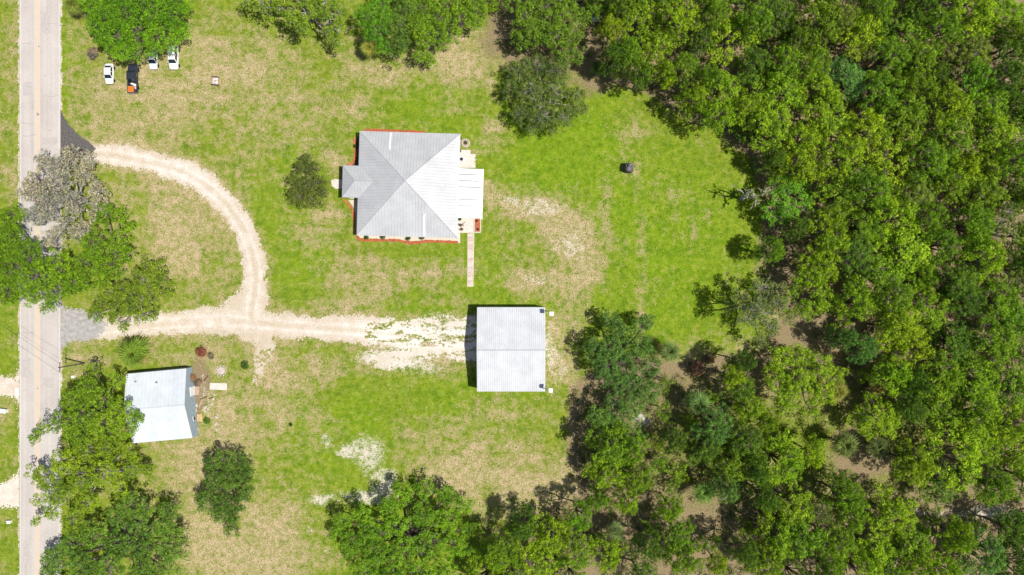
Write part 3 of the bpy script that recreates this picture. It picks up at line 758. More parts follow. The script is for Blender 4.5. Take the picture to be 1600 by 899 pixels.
# ---- gable buildings
def gable(name, label, cat, cpx, cpy, ez, rzm, wpx, dpx, rot, roofm, ribm, wallm, spacing, over_x=0.0, over_y=0.0):
    c = P(cpx, cpy, ez); c.z = 0
    b = empty(name, c, rot, label, cat)
    s = mpx(ez); w2, d2 = wpx*s/2, dpx*s/2
    for sg in (1, -1):
        sh = MB(); rb = MB()
        slope(sh, rb, ((-w2, sg*d2, ez), (w2, sg*d2, ez), (w2, 0, rzm), (-w2, 0, rzm)), (0, sg, 0), 0, spacing)
        o = sh.build('roof_slope', roofm, b); r = rb.build('roof_rib', ribm, o); r['kind'] = 'stuff'
    cp = MB(); cap(cp, (-w2, 0, rzm), (w2, 0, rzm), .2, .07); cp.build('ridge_cap', ribm, b)
    for sx in (-1, 1):
        for sg in (1, -1):
            a, q = Vector((sx*(w2+.02), sg*d2, ez-.06)), Vector((sx*(w2+.02), sg*.01, rzm-.06)); z = Vector((0, 0, .08)); x = Vector((.04*sx, 0, 0))
            MB().add([a-z, q-z, q+z, a+z, a-z+x, q-z+x, q+z+x, a+z+x], [(0, 1, 2, 3), (7, 6, 5, 4), (0, 4, 5, 1), (3, 2, 6, 7), (0, 3, 7, 4), (1, 5, 6, 2)]).build('rake_trim', M['white'], b)
    x2, y2 = w2-over_x, d2-over_y; k = (rzm-ez)/d2; ze = ez-.12+k*over_y
    for sg in (1, -1): MB().box((0, sg*(y2-.06), ze/2-.02), (2*x2-.3, .12, ze-.04)).build('side_wall', wallm, b)
    for sx in (-1, 1):
        m_ = MB(); x = sx*(x2-.06)
        pr = [(-y2, 0), (y2, 0), (y2, ze-.04), (0, rzm-.14), (-y2, ze-.04)]
        vs = [(x-.06, y_, z_) for y_, z_ in pr]+[(x+.06, y_, z_) for y_, z_ in pr]
        m_.add(vs, [(4, 3, 2, 1, 0), (5, 6, 7, 8, 9)]+[(i, (i+1) % 5, 5+(i+1) % 5, 5+i) for i in range(5)])
        g_ = m_.build('gable_wall', wallm, b)
        rb = MB(); z_ = .3
        while z_ < rzm-.4:
            lim = y2 if z_ < ze else y2*(rzm-z_)/(rzm-ze)
            rb.box((x+sx*.07, 0, z_), (.03, 2*lim-.1, .05)); z_ += .28
        r = rb.build('siding_board', wallm, g_); r['kind'] = 'stuff'
    return b, w2, d2

barn, bw, bd = gable('barn', 'large pale metal barn with ribbed gable roof at the drive end', 'barn', 798.6, 546.2, 4.2, 5.9, 105.2, 131.6, 0, M['barn_roof'], M['barn_rib'], M['barn_wall'], 0.42)
for yy in (-4.2, 0, 4.2):
    d = MB().box((-bw-.02, yy, 1.6), (.1, 3.4, 3.2)).build('roller_door', M['white'], barn)
    MB().box((-bw-.09, yy, .3), (.04, .4, .06)).build('handle', M['steel'], d)
shed, sw, sd2 = gable('shed', 'white metal roofed shed with grey wall beside the road oak', 'shed', 249, 634.5, 2.9, 5.0, 92.5, 109, math.radians(5.2), M['shed_roof'], M['shed_roof'], M['shed_wall'], 0.8)
dd = MB().box((sw+.08, 2.2, 1.05), (.1, 1.9, 2.1)).build('door', M['white'], shed); MB().box((sw+.15, 1.5, 1.0), (.05, .06, .14)).build('handle', M['steel'], dd)
wf = MB().box((sw+.09, -3.4, 1.4), (.08, 1.0, 1.0)).build('window', M['white'], shed); MB().box((sw+.14, -3.4, 1.4), (.03, .8, .8)).build('pane', M['glass'], wf)
MB().tube([(-3.9, 5.4, 3.2), (-3.9, 5.4, 4.1)], .1, 8).build('roof_vent', M['steel'], shed)
MB().tube([(0.3, 4.9, 3.3), (0.3, 4.9, 4.0)], .12, 8).build('roof_vent', M['wood_dark'], shed)

# lamps on posts beside the barn
for (hx, hy, bx, by, lab) in ((861.8, 490.5, 855.5, 486.5, 'white square lamp head on a post at the barn northeast corner'), (860.5, 610.3, 853.5, 603.5, 'white square lamp head on a post at the barn southeast corner')):
    top = P(hx, hy, 7.8); bp = P(bx, by, 0)
    e = empty('lamp_post', bp, 0, lab, 'lamp post')
    t = top-bp
    MB().tube([(0, 0, 0), (0, 0, 6.9), (0.12, 0.02*t.y, 7.4), (t.x*.55, t.y*.5, 7.72), (t.x, t.y, 7.74)], [.11, .09, .08, .06, .05], 8).build('post', M['white'], e)
    MB().prism([(t.x-.4, t.y-.4), (t.x+.4, t.y-.4), (t.x+.4, t.y+.4), (t.x-.4, t.y+.4)], 7.76, 7.94).build('lamp_head', M['white'], e)
    MB().box((t.x, t.y, 7.74), (.5, .5, .03)).build('lamp_lens', M['lamp_glass'], e)

# utility pole and wires
pb = P(132, 567.5); pole = empty('utility_pole', pb, 0, 'dark timber utility pole with crossarm on the grass verge', 'pole')
ph = 8.2
MB().tube([(0, 0, -.1), (0, 0, ph)], [.17, .11], 10).build('shaft', M['pole'], pole)
MB().box((0, 0, ph-.45), (.14, 2.0, .12)).build('crossarm', M['pole'], pole)
for yy in (-.85, .85): MB().lathe((0, yy, ph-.39), [(.05, 0), (.07, .08), (.03, .16)], 8).build('insulator', M['steel'], pole)
for yy, lab in ((-.85, 'southern wire crossing the road from the utility pole'), (.85, 'northern wire crossing the road from the utility pole')):
    a = pb+Vector((0, yy, ph-.23)); b = a+Vector((-58, 36, 0)); pts = []
    for i in range(25):
        t = i/24; q = a.lerp(b, t); q.z -= 5.2*t*(1-t); pts.append(q-a)
    w_ = MB().tube(pts, .022, 4).build('overhead_wire', M['black'], None); w_.location = a; tag(w_, lab, 'wire', 'wires from the pole')

# ---- vehicles (local +y is the nose)
def loft(mb, secs, n=None):
    k = len(secs[0]); vs = [p for s_ in secs for p in s_]; fs = []
    for i in range(len(secs)-1):
        for j in range(k): fs.append((i*k+j, i*k+(j+1) % k, (i+1)*k+(j+1) % k, (i+1)*k+j))
    fs.append(tuple(range(k-1, -1, -1))); m = (len(secs)-1)*k; fs.append(tuple(m+j for j in range(k)))
    return mb.add(vs, fs)
def sec(y, hw, z0, z1, crown=.04, sh=.12):
    return [(-hw*.92, y, z0), (hw*.92, y, z0), (hw, y, z0+.18), (hw, y, z1-sh), (hw*.93, y, z1-.02), (hw*.6, y, z1+crown*.7), (0, y, z1+crown), (-hw*.6, y, z1+crown*.7), (-hw*.93, y, z1-.02), (-hw, y, z1-sh), (-hw, y, z0+.18)]
def wheel(car, x, y, r):
    w_ = empty('wheel', (x, y, r)); w_.parent = car
    sg = 1 if x > 0 else -1
    t = MB(); t.lathe((0, 0, 0), [(r*.6, -.1), (r*.95, -.1), (r, -.07), (r, .07), (r*.95, .1), (r*.6, .1)], 18)
    o = t.build('tyre', M['black'], w_); o.rotation_euler = (0, math.pi/2, 0)
    q = MB().lathe((0, 0, 0), [(r*.6, -.08), (r*.58, .08), (r*.2, .1)], 12).build('rim', M['steel'], w_); q.rotation_euler = (0, sg*math.pi/2, 0)
def quad(a, b, c, d): return MB().add([a, b, c, d], [(0, 1, 2, 3), (3, 2, 1, 0)][:1])
def make_car(name, label, px, py, rz, L, W, Hh, paint, kind):
    c = empty(name, P(px, py), rz, label, 'truck' if kind == 'pickup' else 'car', 'vehicles parked under the oak')
    hw = W/2; hl = L/2; belt = Hh*.60
    body = MB()
    if kind == 'pickup':
        secs = [sec(-hl, hw*.93, .45, .95), sec(-hl+.08, hw*.98, .38, .98), sec(-hl*.3, hw, .38, 1.0)]
        # bed as floor and walls, cab and bonnet lofted
        loft(body, [sec(-.12*L, hw, .38, 1.02), sec(.2*L, hw, .38, 1.03), sec(.40*L, hw*.97, .38, .98), sec(hl-.1, hw*.9, .42, .90), sec(hl, hw*.8, .48, .78)])
        b = body.build('body', paint, c, True)
        bb = MB(); bl = hl-.12*L
        yc = -hl+bl/2
        bb.box((0, yc-.02, .55), (W-.1, bl-.06, .28))
        b2 = bb.build('bed_floor', M['black'], c)
        for sx in (-1, 1): MB().box((sx*(hw-.06), yc-.02, .72), (.12, bl-.04, .64)).build('bed_side', paint, c)
        MB().box((0, -hl+.05, .74), (W-.26, .09, .56)).build('tailgate', paint, c)
        MB().box((0, -hl-.06, .5), (W*.94, .14, .18)).build('bumper', M['steel'], c)
        y0, y1, y2, y3 = -.115*L, -.075*L, .16*L, .27*L
    else:
        loft(body, [sec(-hl, hw*.78, .45, belt-.15), sec(-hl+.12, hw*.9, .32, belt-.04), sec(-hl+.5, hw*.98, .25, belt), sec(0, hw, .22, belt+.02), sec(hl*.55, hw*.98, .22, belt-.02), sec(hl-.35, hw*.9, .26, belt-.14), sec(hl-.08, hw*.8, .34, belt-.24), sec(hl, hw*.66, .42, belt-.34)])
        b = body.build('body', paint, c, True)
        if kind == 'suv': y0, y1, y2, y3 = -hl+.12, -hl+.42, .14*L, .27*L
        else: y0, y1, y2, y3 = -.40*L, -.24*L, .09*L, .25*L
    bw_, tw = hw*.92, hw*.74; zb = belt-.02 if kind != 'pickup' else 1.0; zt = Hh
    base = [(-bw_, y0, zb), (bw_, y0, zb), (bw_, y3, zb), (-bw_, y3, zb)]; topq = [(-tw, y1, zt-.03), (tw, y1, zt-.03), (tw, y2, zt-.03), (-tw, y2, zt-.03)]
    cab = MB(); cab.add(base+topq, [(0, 1, 5, 4), (1, 2, 6, 5), (2, 3, 7, 6), (3, 0, 4, 7)])
    n_ = 5; vs = []; fs = []
    for i in range(n_+1):
        t = i/n_; y = y1+(y2-y1)*t
        for j in range(n_+1):
            u_ = j/n_; vs.append((-tw+2*tw*u_, y, zt-.03+.06*math.sin(math.pi*u_)**.6*min(1, 4*min(t, 1-t)+.3)))
    for i in range(n_):
        for j in range(n_): k_ = i*(n_+1)+j; fs.append((k_, k_+1, k_+n_+2, k_+n_+1))
    cab.add(vs, fs); cab.build('cabin', paint, c)
    def glass(nm, a, b_, c_, d_, i0, i1, j0, j1):
        a, b_, c_, d_ = map(Vector, (a, b_, c_, d_))
        def pt(u_, v_): return a.lerp(b_, u_).lerp(d_.lerp(c_, u_), v_)
        nrm = (b_-a).cross(d_-a).normalized()*.012
        MB().add([pt(i0, j0)+nrm, pt(i1, j0)+nrm, pt(i1, j1)+nrm, pt(i0, j1)+nrm], [(0, 1, 2, 3)]).build(nm, M['glass'], c)
    glass('windshield', base[2], base[3], topq[3], topq[2], .05, .95, .06, .95)
    glass('rear_window', base[0], base[1], topq[1], topq[0], .07, .93, .12, .92)
    cut = ((.06, .50), (.54, .92)) if kind != 'suv' else ((.04, .30), (.33, .62), (.65, .94))
    for i0, i1 in cut:
        glass('side_window', base[1], base[2], topq[2], topq[1], i0, i1, .14, .9)
        glass('side_window', base[3], base[0], topq[0], topq[3], 1-i1, 1-i0, .14, .9)
    r = .33 if kind != 'pickup' else .40
    for sx in (-1, 1):
        for yy in (-.31*L, .31*L): wheel(c, sx*(hw-.08), yy, r)
        MB().box((sx*hw*.6, hl-.16, belt-.30 if kind != 'pickup' else .74), (.36, .2, .14)).build('headlight', M['lamp_glass'], c)
        MB().box((sx*hw*.72, -hl+.05, belt-.22 if kind != 'pickup' else .82), (.24, .14, .16)).build('taillight', M['red_lamp'], c)
        MB().box((sx*(hw+.08), y3-.25, zb+.08), (.2, .12, .14)).build('mirror', paint, c)
    return c
PI = math.pi
make_car('parked_car', 'white sedan with dark windows, leftmost of the cars parked under the oak', 173.5, 117, PI, 4.2, 1.78, 1.45, M['car_white'], 'sedan')
tr_ = make_car('pickup_truck', 'dark pickup truck with loaded open bed under the oak', 210.5, 124.5, 0, 5.9, 2.0, 1.85, M['car_navy'], 'pickup')
make_car('parked_car', 'white car between the pickup and the white van, mostly hidden by leaves', 242, 94, PI, 4.3, 1.78, 1.48, M['car_white'], 'sedan')
make_car('parked_car', 'white tall car, rightmost of the vehicles under the oak', 274, 92, PI, 4.9, 1.95, 1.75, M['car_white'], 'suv')
# cargo in the bed
tl = tr_.location
cr = empty('orange_crate', tl+Vector((-.32, -2.28, .69)), 0, 'orange slatted crate at the tail of the pickup bed', 'crate')
for i in range(3): MB().box((0, -.42+.42*i, .32), (1.15, .34, .06)).build('slat', M['orange'], cr)
for sx in (-.55, .55): MB().box((sx, 0, .145), (.06, 1.2, .29)).build('side', M['orange'], cr)
for sy in (-.58, .58): MB().box((0, sy, .13), (1.0, .05, .26)).build('end', M['orange'], cr)
def rock_mesh(seed, sx, sy, sz):
    r_ = random.Random(seed); mb = MB(); prof = [(1, 0), (1.05, .3), (.8, .75), (.35, 1.0)]; n_ = 8; vs = []; fs = []
    for i, (r0_, z_) in enumerate(prof):
        for k in range(n_):
            a = 2*PI*k/n_; q = r0_*r_.uniform(.78, 1.15); vs.append((q*sx*math.cos(a), q*sy*math.sin(a), z_*sz*r_.uniform(.85, 1.1) if i else 0))
    for i in range(3):
        for k in range(n_): fs.append((i*n_+k, i*n_+(k+1) % n_, (i+1)*n_+(k+1) % n_, (i+1)*n_+k))
    fs.append(tuple(range(n_-1, -1, -1))); fs.append(tuple(3*n_+k for k in range(n_)))
    return mb.add(vs, fs)
for i, (dx, dy, sx, sy, lab) in enumerate(((.42, -1.35, .38, .30, 'white sack nearest the cab in the pickup bed'), (.62, -1.95, .26, .34, 'grey white sack along the right side of the pickup bed'), (-.1, -1.15, .35, .2, 'pale sack behind the cab on the left of the pickup bed'))):
    o = rock_mesh(90+i, sx, sy, .42).build('sack', M['white'] if i != 1 else M['stone'], None, True); o.location = tl+Vector((dx, dy, .70)); tag(o, lab, 'sack', 'sacks in the pickup bed')

# ---- small yard things
fb_ = empty('fire_box', P(337, 127.3), math.radians(-4), 'brown timber box of white ash in the front field', 'fire box')
for sy in (-.82, .82): MB().box((0, sy, .28), (1.5, .16, .56)).build('timber', M['wood_dark'], fb_)
for sx in (-.68, .68): MB().box((sx, 0, .22), (.14, 1.46, .44)).build('timber', M['wood'], fb_)
for k in range(9):
    o = rock_mesh(30+k, random.uniform(.14, .26), random.uniform(.14, .26), .2).build('ash_lump', M['white'] if k % 3 else M['wood'], fb_); o.location = (random.uniform(-.42, .42), random.uniform(-.55, .55), .12)
MB().box((0, 0, .07), (1.2, 1.46, .12)).build('ash_bed', M['stone'], fb_)

bl = empty('lawn_tent', P(981.5, 264), math.radians(-6), 'small grey mottled tent-like box standing alone on the bright lawn', 'tent')
wv = []; wf_ = []
prof = [(.80, 0), (.86, .7), (.86, 1.7), (.80, 2.1), (.5, 2.4), (.06, 2.5)]
for i, (r_, z_) in enumerate(prof):
    for k in range(16):
        a = 2*PI*k/16; q = (abs(math.cos(a))**4+abs(math.sin(a))**4)**-.25; q = 1+(q-1)*.85
        wv.append((r_*q*math.cos(a), r_*1.12*q*math.sin(a), z_))
for i in range(len(prof)-1):
    for k in range(16): wf_.append((i*16+k, i*16+(k+1) % 16, (i+1)*16+(k+1) % 16, (i+1)*16+k))
wf_.append(tuple(5*16+k for k in range(16)))
MB().add(wv, wf_).build('canopy', M['camo'], bl)
for a in range(4):
    t = PI/4+a*PI/2; pts = [(r_*1.32*math.cos(t)*.93, r_*1.12*1.32*math.sin(t)*.93, z_+.02) for r_, z_ in prof]
    MB().tube(pts, .03, 5).build('frame_rod', M['black'], bl)
MB().box((.2, -.97, .8), (.6, .03, .9)).build('window_flap', M['black'], bl)

def pallet(px, py, rz, w_, d_, mat, label, n_=5):
    e = empty('pallet', P(px, py), rz, label, 'pallet')
    for i in range(n_): MB().box((-w_/2+(i+.5)*w_/n_, 0, .13), (w_/n_*.72, d_, .03)).build('plank', mat, e)
    for sy in (-d_/2+.06, 0, d_/2-.06): MB().box((0, sy, .057), (w_, .1, .113)).build('bearer', mat, e)
pallet(307, 610.5, .05, 1.25, 1.7, M['wood'], 'grey brown wooden pallet against the shed wall')
pallet(312.5, 653, .08, 1.15, 1.5, M['wood_tan'], 'tan wooden pallet south of the shed door', 4)
ws = MB().box((0, 0, .06), (3.55, 1.4, .10)).build('white_slab', M['concrete'], None); ws.location = P(341.5, 604); ws.rotation_euler.z = -.03
tag(ws, 'long white slab lying on the grass east of the shed', 'slab')
rt = empty('round_stone_slab', P(345.5, 579.5), 0, 'round pinkish stone slab in a ring north of the white slab', 'stone slab')
MB().lathe((0, 0, 0), [(.86, 0), (.86, .1), (.8, .14), (.2, .15)], 9).build('slab', M['paver2'], rt)
for k in range(11):
    a = k*2*PI/11; o = rock_mesh(200+k, .14, .2, .14).build('ring_stone', M['stone'], rt); o.location = (1.08*math.cos(a), 1.08*math.sin(a), 0); o.rotation_euler.z = a
ROCKS = [(335, 617, .3, 'just south of the white slab'), (333, 624, .35, 'second south of the white slab'), (331, 632, .26, 'third south of the white slab'), (320, 637, .32, 'beside the shed debris, left of a twin'), (325, 639, .28, 'beside the shed debris, right of a twin'), (304, 641, .55, 'just north of the tan pallet'), (307, 634, .35, 'midway between the two pallets'),
         (338, 652, .42, 'east of the tan pallet, upper one'), (337, 663, .38, 'east of the tan pallet, middle one'), (338, 672, .3, 'east of the tan pallet, lowest one'), (305, 666, .42, 'south of the tan pallet'), (308, 672, .36, 'second south of the tan pallet'), (303, 678, .4, 'at the shed southeast corner'), (299, 620, .3, 'between shed door and grey pallet'), (318, 615, .22, 'in the debris east of the grey pallet')]
for i, (x_, y_, r_, lab) in enumerate(ROCKS):
    o = rock_mesh(300+i, r_, r_*.8, r_*.7).build('rock', M['stone'], None); o.location = P(x_, y_); o.rotation_euler.z = i*1.3
    tag(o, 'pale rock '+lab, 'rock', 'rocks around the shed yard')
DEB = [(318, 622, 1.6, .4, 'lying east of the grey pallet'), (313, 632, 1.2, 1.2, 'lying between the two pallets'), (322, 591, 1.4, .9, 'lying left of the white slab'), (309, 668, 1.1, 2.2, 'lying south of the tan pallet'), (330, 622, 1.0, .2, 'lying south of the white slab')]
for i, (x_, y_, l_, a_, lab) in enumerate(DEB):
    o = MB().box((0, 0, .05), (l_, .22, .07)).add([], []).build('loose_board', M['wood'] if i % 2 else M['wood_dark'], None); o.location = P(x_, y_); o.rotation_euler.z = a_
    tag(o, ('weathered' if i % 2 else 'dark')+' loose board '+lab, 'board', 'loose boards by the shed')
def box_thing(name, px, py, d, label, cat, rz=0):
    e = empty(name, P(px, py), rz, label, cat)
    MB().box((0, 0, d[2]/2), (d[0]*.9, d[1]*.9, d[2])).build('case', M['white'], e)
    MB().box((0, 0, d[2]+.03), (d[0], d[1], .06)).build('lid', M['white'], e)
    return e
box_thing('utility_cabinet', 9, 641.5, (1.3, .85, .9), 'white cabinet on the west verge beside the gravel turnout', 'cabinet', -.15)
box_thing('utility_box', 116, 588.5, (.65, .5, .5), 'small white box on the verge below the utility pole', 'utility box', .1)
box_thing('utility_box', 16, 815, (.75, .6, .5), 'small white box on the west verge below the white side drive', 'utility box', 0)
hw_ = MB().box((0, 0, .08), (.6, 1.7, .16)).build('culvert_headwall', M['white'], None); hw_.location = P(27, 613); tag(hw_, 'white concrete culvert end at the west road edge', 'culvert')
lg = MB().tube([(0, -2.35, .14), (0, 2.35, .15)], [.14, .13], 8).build('timber_beam', M['wood_dark'], None); lg.location = P(1128.5, 806); tag(lg, 'long straight dark timber lying in the lower wood clearing', 'timber')
ah = rock_mesh(401, 1.0, .85, .3).build('ash_heap', M['stone'], None); ah.location = P(1000, 653); tag(ah, 'pale ash heap in a small gap of the lower wood', 'ash heap')
wh = empty('white_box', P(929, 31.5), .3, 'white box half hidden in a gap of the top wood', 'box')
MB().box((0, 0, .5), (1.3, 1.2, 1.0)).build('case', M['white'], wh); MB().box((.05, 0, 1.05), (1.42, 1.3, .08)).build('lid', M['white'], wh)
# ------------------------------------------------------------------ vegetation
def leaves_for_clumps(cc, cr, lr, per, size, seed, up=0.5, flat=0.8):
    """cc: clump centres (n,3), cr radii, lr: lobe centres used for outward direction"""
    r = np.random.default_rng(seed); n = len(cc)
    cnt = np.maximum(8, (1.3*per*(cr/0.8)**2).astype(int)); ids = np.repeat(np.arange(n), cnt); m = len(ids)
    d = r.normal(size=(m, 3)); d[:, 2] = np.abs(d[:, 2])*1.0-0.25*r.random(m); d /= np.linalg.norm(d, axis=1)[:, None]
    rad = cr[ids]*(0.45+0.6*r.random(m)**0.6)
    c = cc[ids]+d*rad[:, None]*np.array([[1, 1, flat]])
    nrm = d*0.95+np.array([[0, 0, up*.85]])+r.normal(size=(m, 3))*0.36
    nrm /= np.linalg.norm(nrm, axis=1)[:, None]
    t = np.cross(nrm, r.normal(size=(m, 3))); t /= np.linalg.norm(t, axis=1)[:, None]; b = np.cross(nrm, t)
    s = size*(0.45+1.0*r.random(m)**1.3); w = s*(0.55+0.3*r.random(m))
    t = t*s[:, None]*0.5; b = b*w[:, None]*0.5
    V = np.stack([c-t, c+b*0.9-t*.1, c+t, c-b*0.9+t*.1], 1).reshape(-1, 3)
    clv = r.random(n) if lr is None else 0.5*r.random(n)+0.5*lr
    lv = np.repeat(r.random(m), 4); cv = np.repeat(np.clip(clv[ids]+r.normal(0, .08, m), 0, 1), 4)
    return V, lv, cv

def crown_mesh(name, lobes, seed, leaf=0.30, per=60, clump=0.75, gap=0.0, mat='leaf', up=.5, flat=.8, dens=2.75, rs=(.45, .65)):
    r = np.random.default_rng(seed); CC = []; CR = []; par = []
    for li, (x, y, z, R) in enumerate(lobes):
        k = int(max(6, dens*(R/clump)**2))
        i = np.arange(k)+0.5
        ct = 1-1.22*i/k; ph = i*2.399963+r.random()*6.28
        st = np.sqrt(np.maximum(0, 1-ct**2)); rr = R*(0.66+0.42*r.random(k))
        p = np.stack([x+rr*st*np.cos(ph), y+rr*st*np.sin(ph), z+rr*0.72*ct], 1)+r.normal(0, .14*R, (k, 3))*np.array([1, 1, .7])
        keep = r.random(k) > gap
        CC.append(p[keep]); CR.append(clump*(rs[0]+rs[1]*r.random(keep.sum()))); par += [li]*int(keep.sum())
    CC = np.concatenate(CC); CR = np.concatenate(CR)
    tint = r.random(len(lobes)); V, lv, cv = leaves_for_clumps(CC, CR, tint[np.array(par)], per, leaf, seed+1, up, flat)
    # lobe-level tint as well
    me = fast_mesh(name, V, np.arange(len(V)).reshape(-1, 4), {'lv': lv, 'cv': cv})
    me.materials.append(M[mat])
    return me, CC, np.array(par)

def branch_mesh(name, lobes, CC, par, seed, hbase=0.25, tr=0.35, mat='bark', twigs=True, tw=.035, stick=0.0):
    r = random.Random(seed); mb = MB()
    cx = sum(l[0] for l in lobes)/len(lobes); cy = sum(l[1] for l in lobes)/len(lobes); zt = max(l[2] for l in lobes)
    fork = Vector((cx*.25, cy*.25, zt*hbase+.6))
    mb.tube([(0, 0, -.1), (0, 0, .3), (cx*.1, cy*.1, fork.z*.5), fork], [tr*1.35, tr, tr*.85, tr*.75], 8)
    for i, (x, y, z, R) in enumerate(lobes):
        e = Vector((x, y, z)); m1 = fork.lerp(e, .4)+Vector((r.uniform(-.5, .5), r.uniform(-.5, .5), (z-fork.z)*.12)); m2 = fork.lerp(e, .75)+Vector((r.uniform(-.4, .4), r.uniform(-.4, .4), .2))
        mb.tube([fork, m1, m2, e], [tr*.5, tr*.36, tr*.24, tr*.13], 5, False)
    if twigs:
        for k in range(len(CC)):
            l = lobes[par[k]]; a = Vector(l[:3]); b = Vector(CC[k]); b = a+(b-a)*(1+stick*r.random()); mm = a.lerp(b, .5)+Vector((r.uniform(-.15, .15), r.uniform(-.15, .15), r.uniform(-.2, .1)))
            mb.tube([a, mm, b], [tw*1.8, tw*1.2, tw*.5], 3, False)
    me = mb.mesh(name, True); me.materials.append(M[mat]); return me

def rand_lobes(seed, R, Ht, n, flat=.55):
    r = random.Random(seed); L = []; tries = 0
    el = r.uniform(.82, 1.0); ea = r.uniform(0, 6.28)
    while len(L) < n and tries < 800:
        tries += 1
        a = r.uniform(0, 2*PI); q = R*.80*math.sqrt(r.random()); lr = R*r.uniform(.20, .36)
        x, y = q*math.cos(a), q*math.sin(a)
        u_, v_ = x*math.cos(ea)+y*math.sin(ea), -x*math.sin(ea)+y*math.cos(ea); v_ *= el
        x, y = u_*math.cos(ea)-v_*math.sin(ea), u_*math.sin(ea)+v_*math.cos(ea)
        if any(math.hypot(x-l[0], y-l[1]) < .62*(lr+l[3])*.75 for l in L): continue
        z = Ht-lr*.72-(q/R)**2*Ht*flat*r.uniform(.55, 1.0)-r.uniform(0, .12)*Ht
        L.append((x, y, max(z, 1.2), lr))
    return L

# prototypes for the woods
PROTO = {}
def add_proto(key, seed, R, Ht, n, leaf=.30, per=60, clump=.75, gap=.08, mat='leaf', bark='bark', flat=.55, up=.5, tr=.28):
    L = rand_lobes(seed, R, Ht, n, flat)
    me, CC, par = crown_mesh('crown_'+key, L, seed, leaf, per, clump, gap, mat, up)
    bm_ = branch_mesh('trunk_'+key, L, CC, par, seed, .3, tr, bark)
    PROTO.setdefault(key, []).append((me, bm_, R, Ht))
for i in range(7): add_proto('round', 100+i, 5.0, 10.5, 15, .29, 74, .72, .08, flat=.8)
for i in range(4): add_proto('loose', 140+i, 5.0, 11.0, 14, .33, 58, .80, .14, up=.35, flat=.65)
for i in range(3): add_proto('fine', 170+i, 5.0, 10.0, 17, .24, 92, .62, .06, flat=.8)
for i in range(3): add_proto('small', 200+i, 2.6, 4.6, 9, .26, 52, .55, .05, tr=.12)
for i in range(2): add_proto('open', 230+i, 5.0, 10.5, 11, .30, 46, .62, .30, bark='bark_pale')

GAIN = 1.78
TONE = {k: tuple(GAIN*q for q in v) for k, v in {'g': (0.114, 0.188, 0.013), 'd': (0.078, 0.138, 0.016), 'l': (0.146, 0.224, 0.012), 'y': (0.178, 0.250, 0.012), 'b': (0.088, 0.170, 0.034), 'o': (0.125, 0.170, 0.030), 'e': (0.104, 0.210, 0.014)}.items()}
TWORD = {'g': 'mid green', 'd': 'dark green', 'l': 'light green', 'y': 'yellow green', 'b': 'blue green', 'o': 'olive', 'e': 'vivid green'}
FAM = {'g': ('round', 'fine', 'round'), 'd': ('round', 'fine'), 'l': ('loose', 'round', 'loose'), 'y': ('loose',), 'b': ('fine',), 'o': ('fine', 'open'), 'e': ('round',)}

def jit_col(c, r, k=.10):
    f = 1+r.uniform(-k, k); return (c[0]*f*(1+r.uniform(-.08, .08)), c[1]*f, c[2]*f*(1+r.uniform(-.15, .15)), 1)

trng = random.Random(5)
def place_tree(px, py, rpx, tone, fam=None, ht=None, name='woodland_tree', label=None, cat='tree', group=None):
    fam = fam or trng.choice(FAM[tone])
    me, bm_, R, Ht = trng.choice(PROTO[fam])
    h = ht if ht else (trng.uniform(10, 16) if rpx > 20 else trng.uniform(4.5, 7))
    zc = h*.8; rw = rpx*mpx(zc); s = rw/R*1.08; sz = h/Ht
    c = P(px, py, zc); c.z = 0
    t = empty(name, c, trng.uniform(0, 6.28), label, cat, group); t.scale = (s, s*trng.uniform(.92, 1.08), sz)
    cr = link('crown', me, t); cr.color = jit_col(TONE[tone], trng)
    link('trunk', bm_, t)
    return t

# ---- yard trees with their own outlines: lobes in photo pixels (x, y, r)
def own_tree(name, label, lob, tone, ht, seed, leaf=.30, per=62, clump=.78, gap=.06, bark='bark', drop=.5, mat='leaf', col=None, group=None, low=(), twig=.035, stick=0.0, dens=4.1, tr=.45):
    pts = [(x, y, r_) for x, y, r_ in lob]
    wsum = sum(r_*r_ for x, y, r_ in pts); mx = sum(x*r_*r_ for x, y, r_ in pts)/wsum; my = sum(y*r_*r_ for x, y, r_ in pts)/wsum
    Rm = max(math.hypot(x-mx, y-my)+r_ for x, y, r_ in pts); rr = random.Random(seed)
    base = P(mx, my, ht*.75); base.z = 0; L = []
    for i, (x, y, r_) in enumerate(pts):
        q = math.hypot(x-mx, y-my)/Rm; ra = r_*mpx(ht*.75)
        z = max(1.3, ht-ra*.72-q*q*ht*drop-rr.uniform(0, .2)*ht)
        if i in low: z = max(1.0, ra*.6)
        p = P(x, y, z); L.append((p.x-base.x, p.y-base.y, z, ra*rr.uniform(.86, 1.02)))
    t = empty(name, base, 0, label, 'tree' if 'shrub' not in name else 'shrub', group)
    me, CC, par = crown_mesh('crown', L, seed, leaf, per, clump, gap, mat, dens=dens, rs=(.5, .6))
    cr = link('crown', me, t); kk = (1.05, .96, 1.0) if mat == 'leaf' else (.95, 1.0, 1.05)
    cr.color = (*(tuple(1.68*a_*b_ for a_, b_ in zip(col, kk)) if col else TONE[tone]), 1)
    bme = branch_mesh('trunk', L, CC, par, seed, .22, tr, bark, True, twig, stick); link('trunk', bme, t)
    return t, L, CC

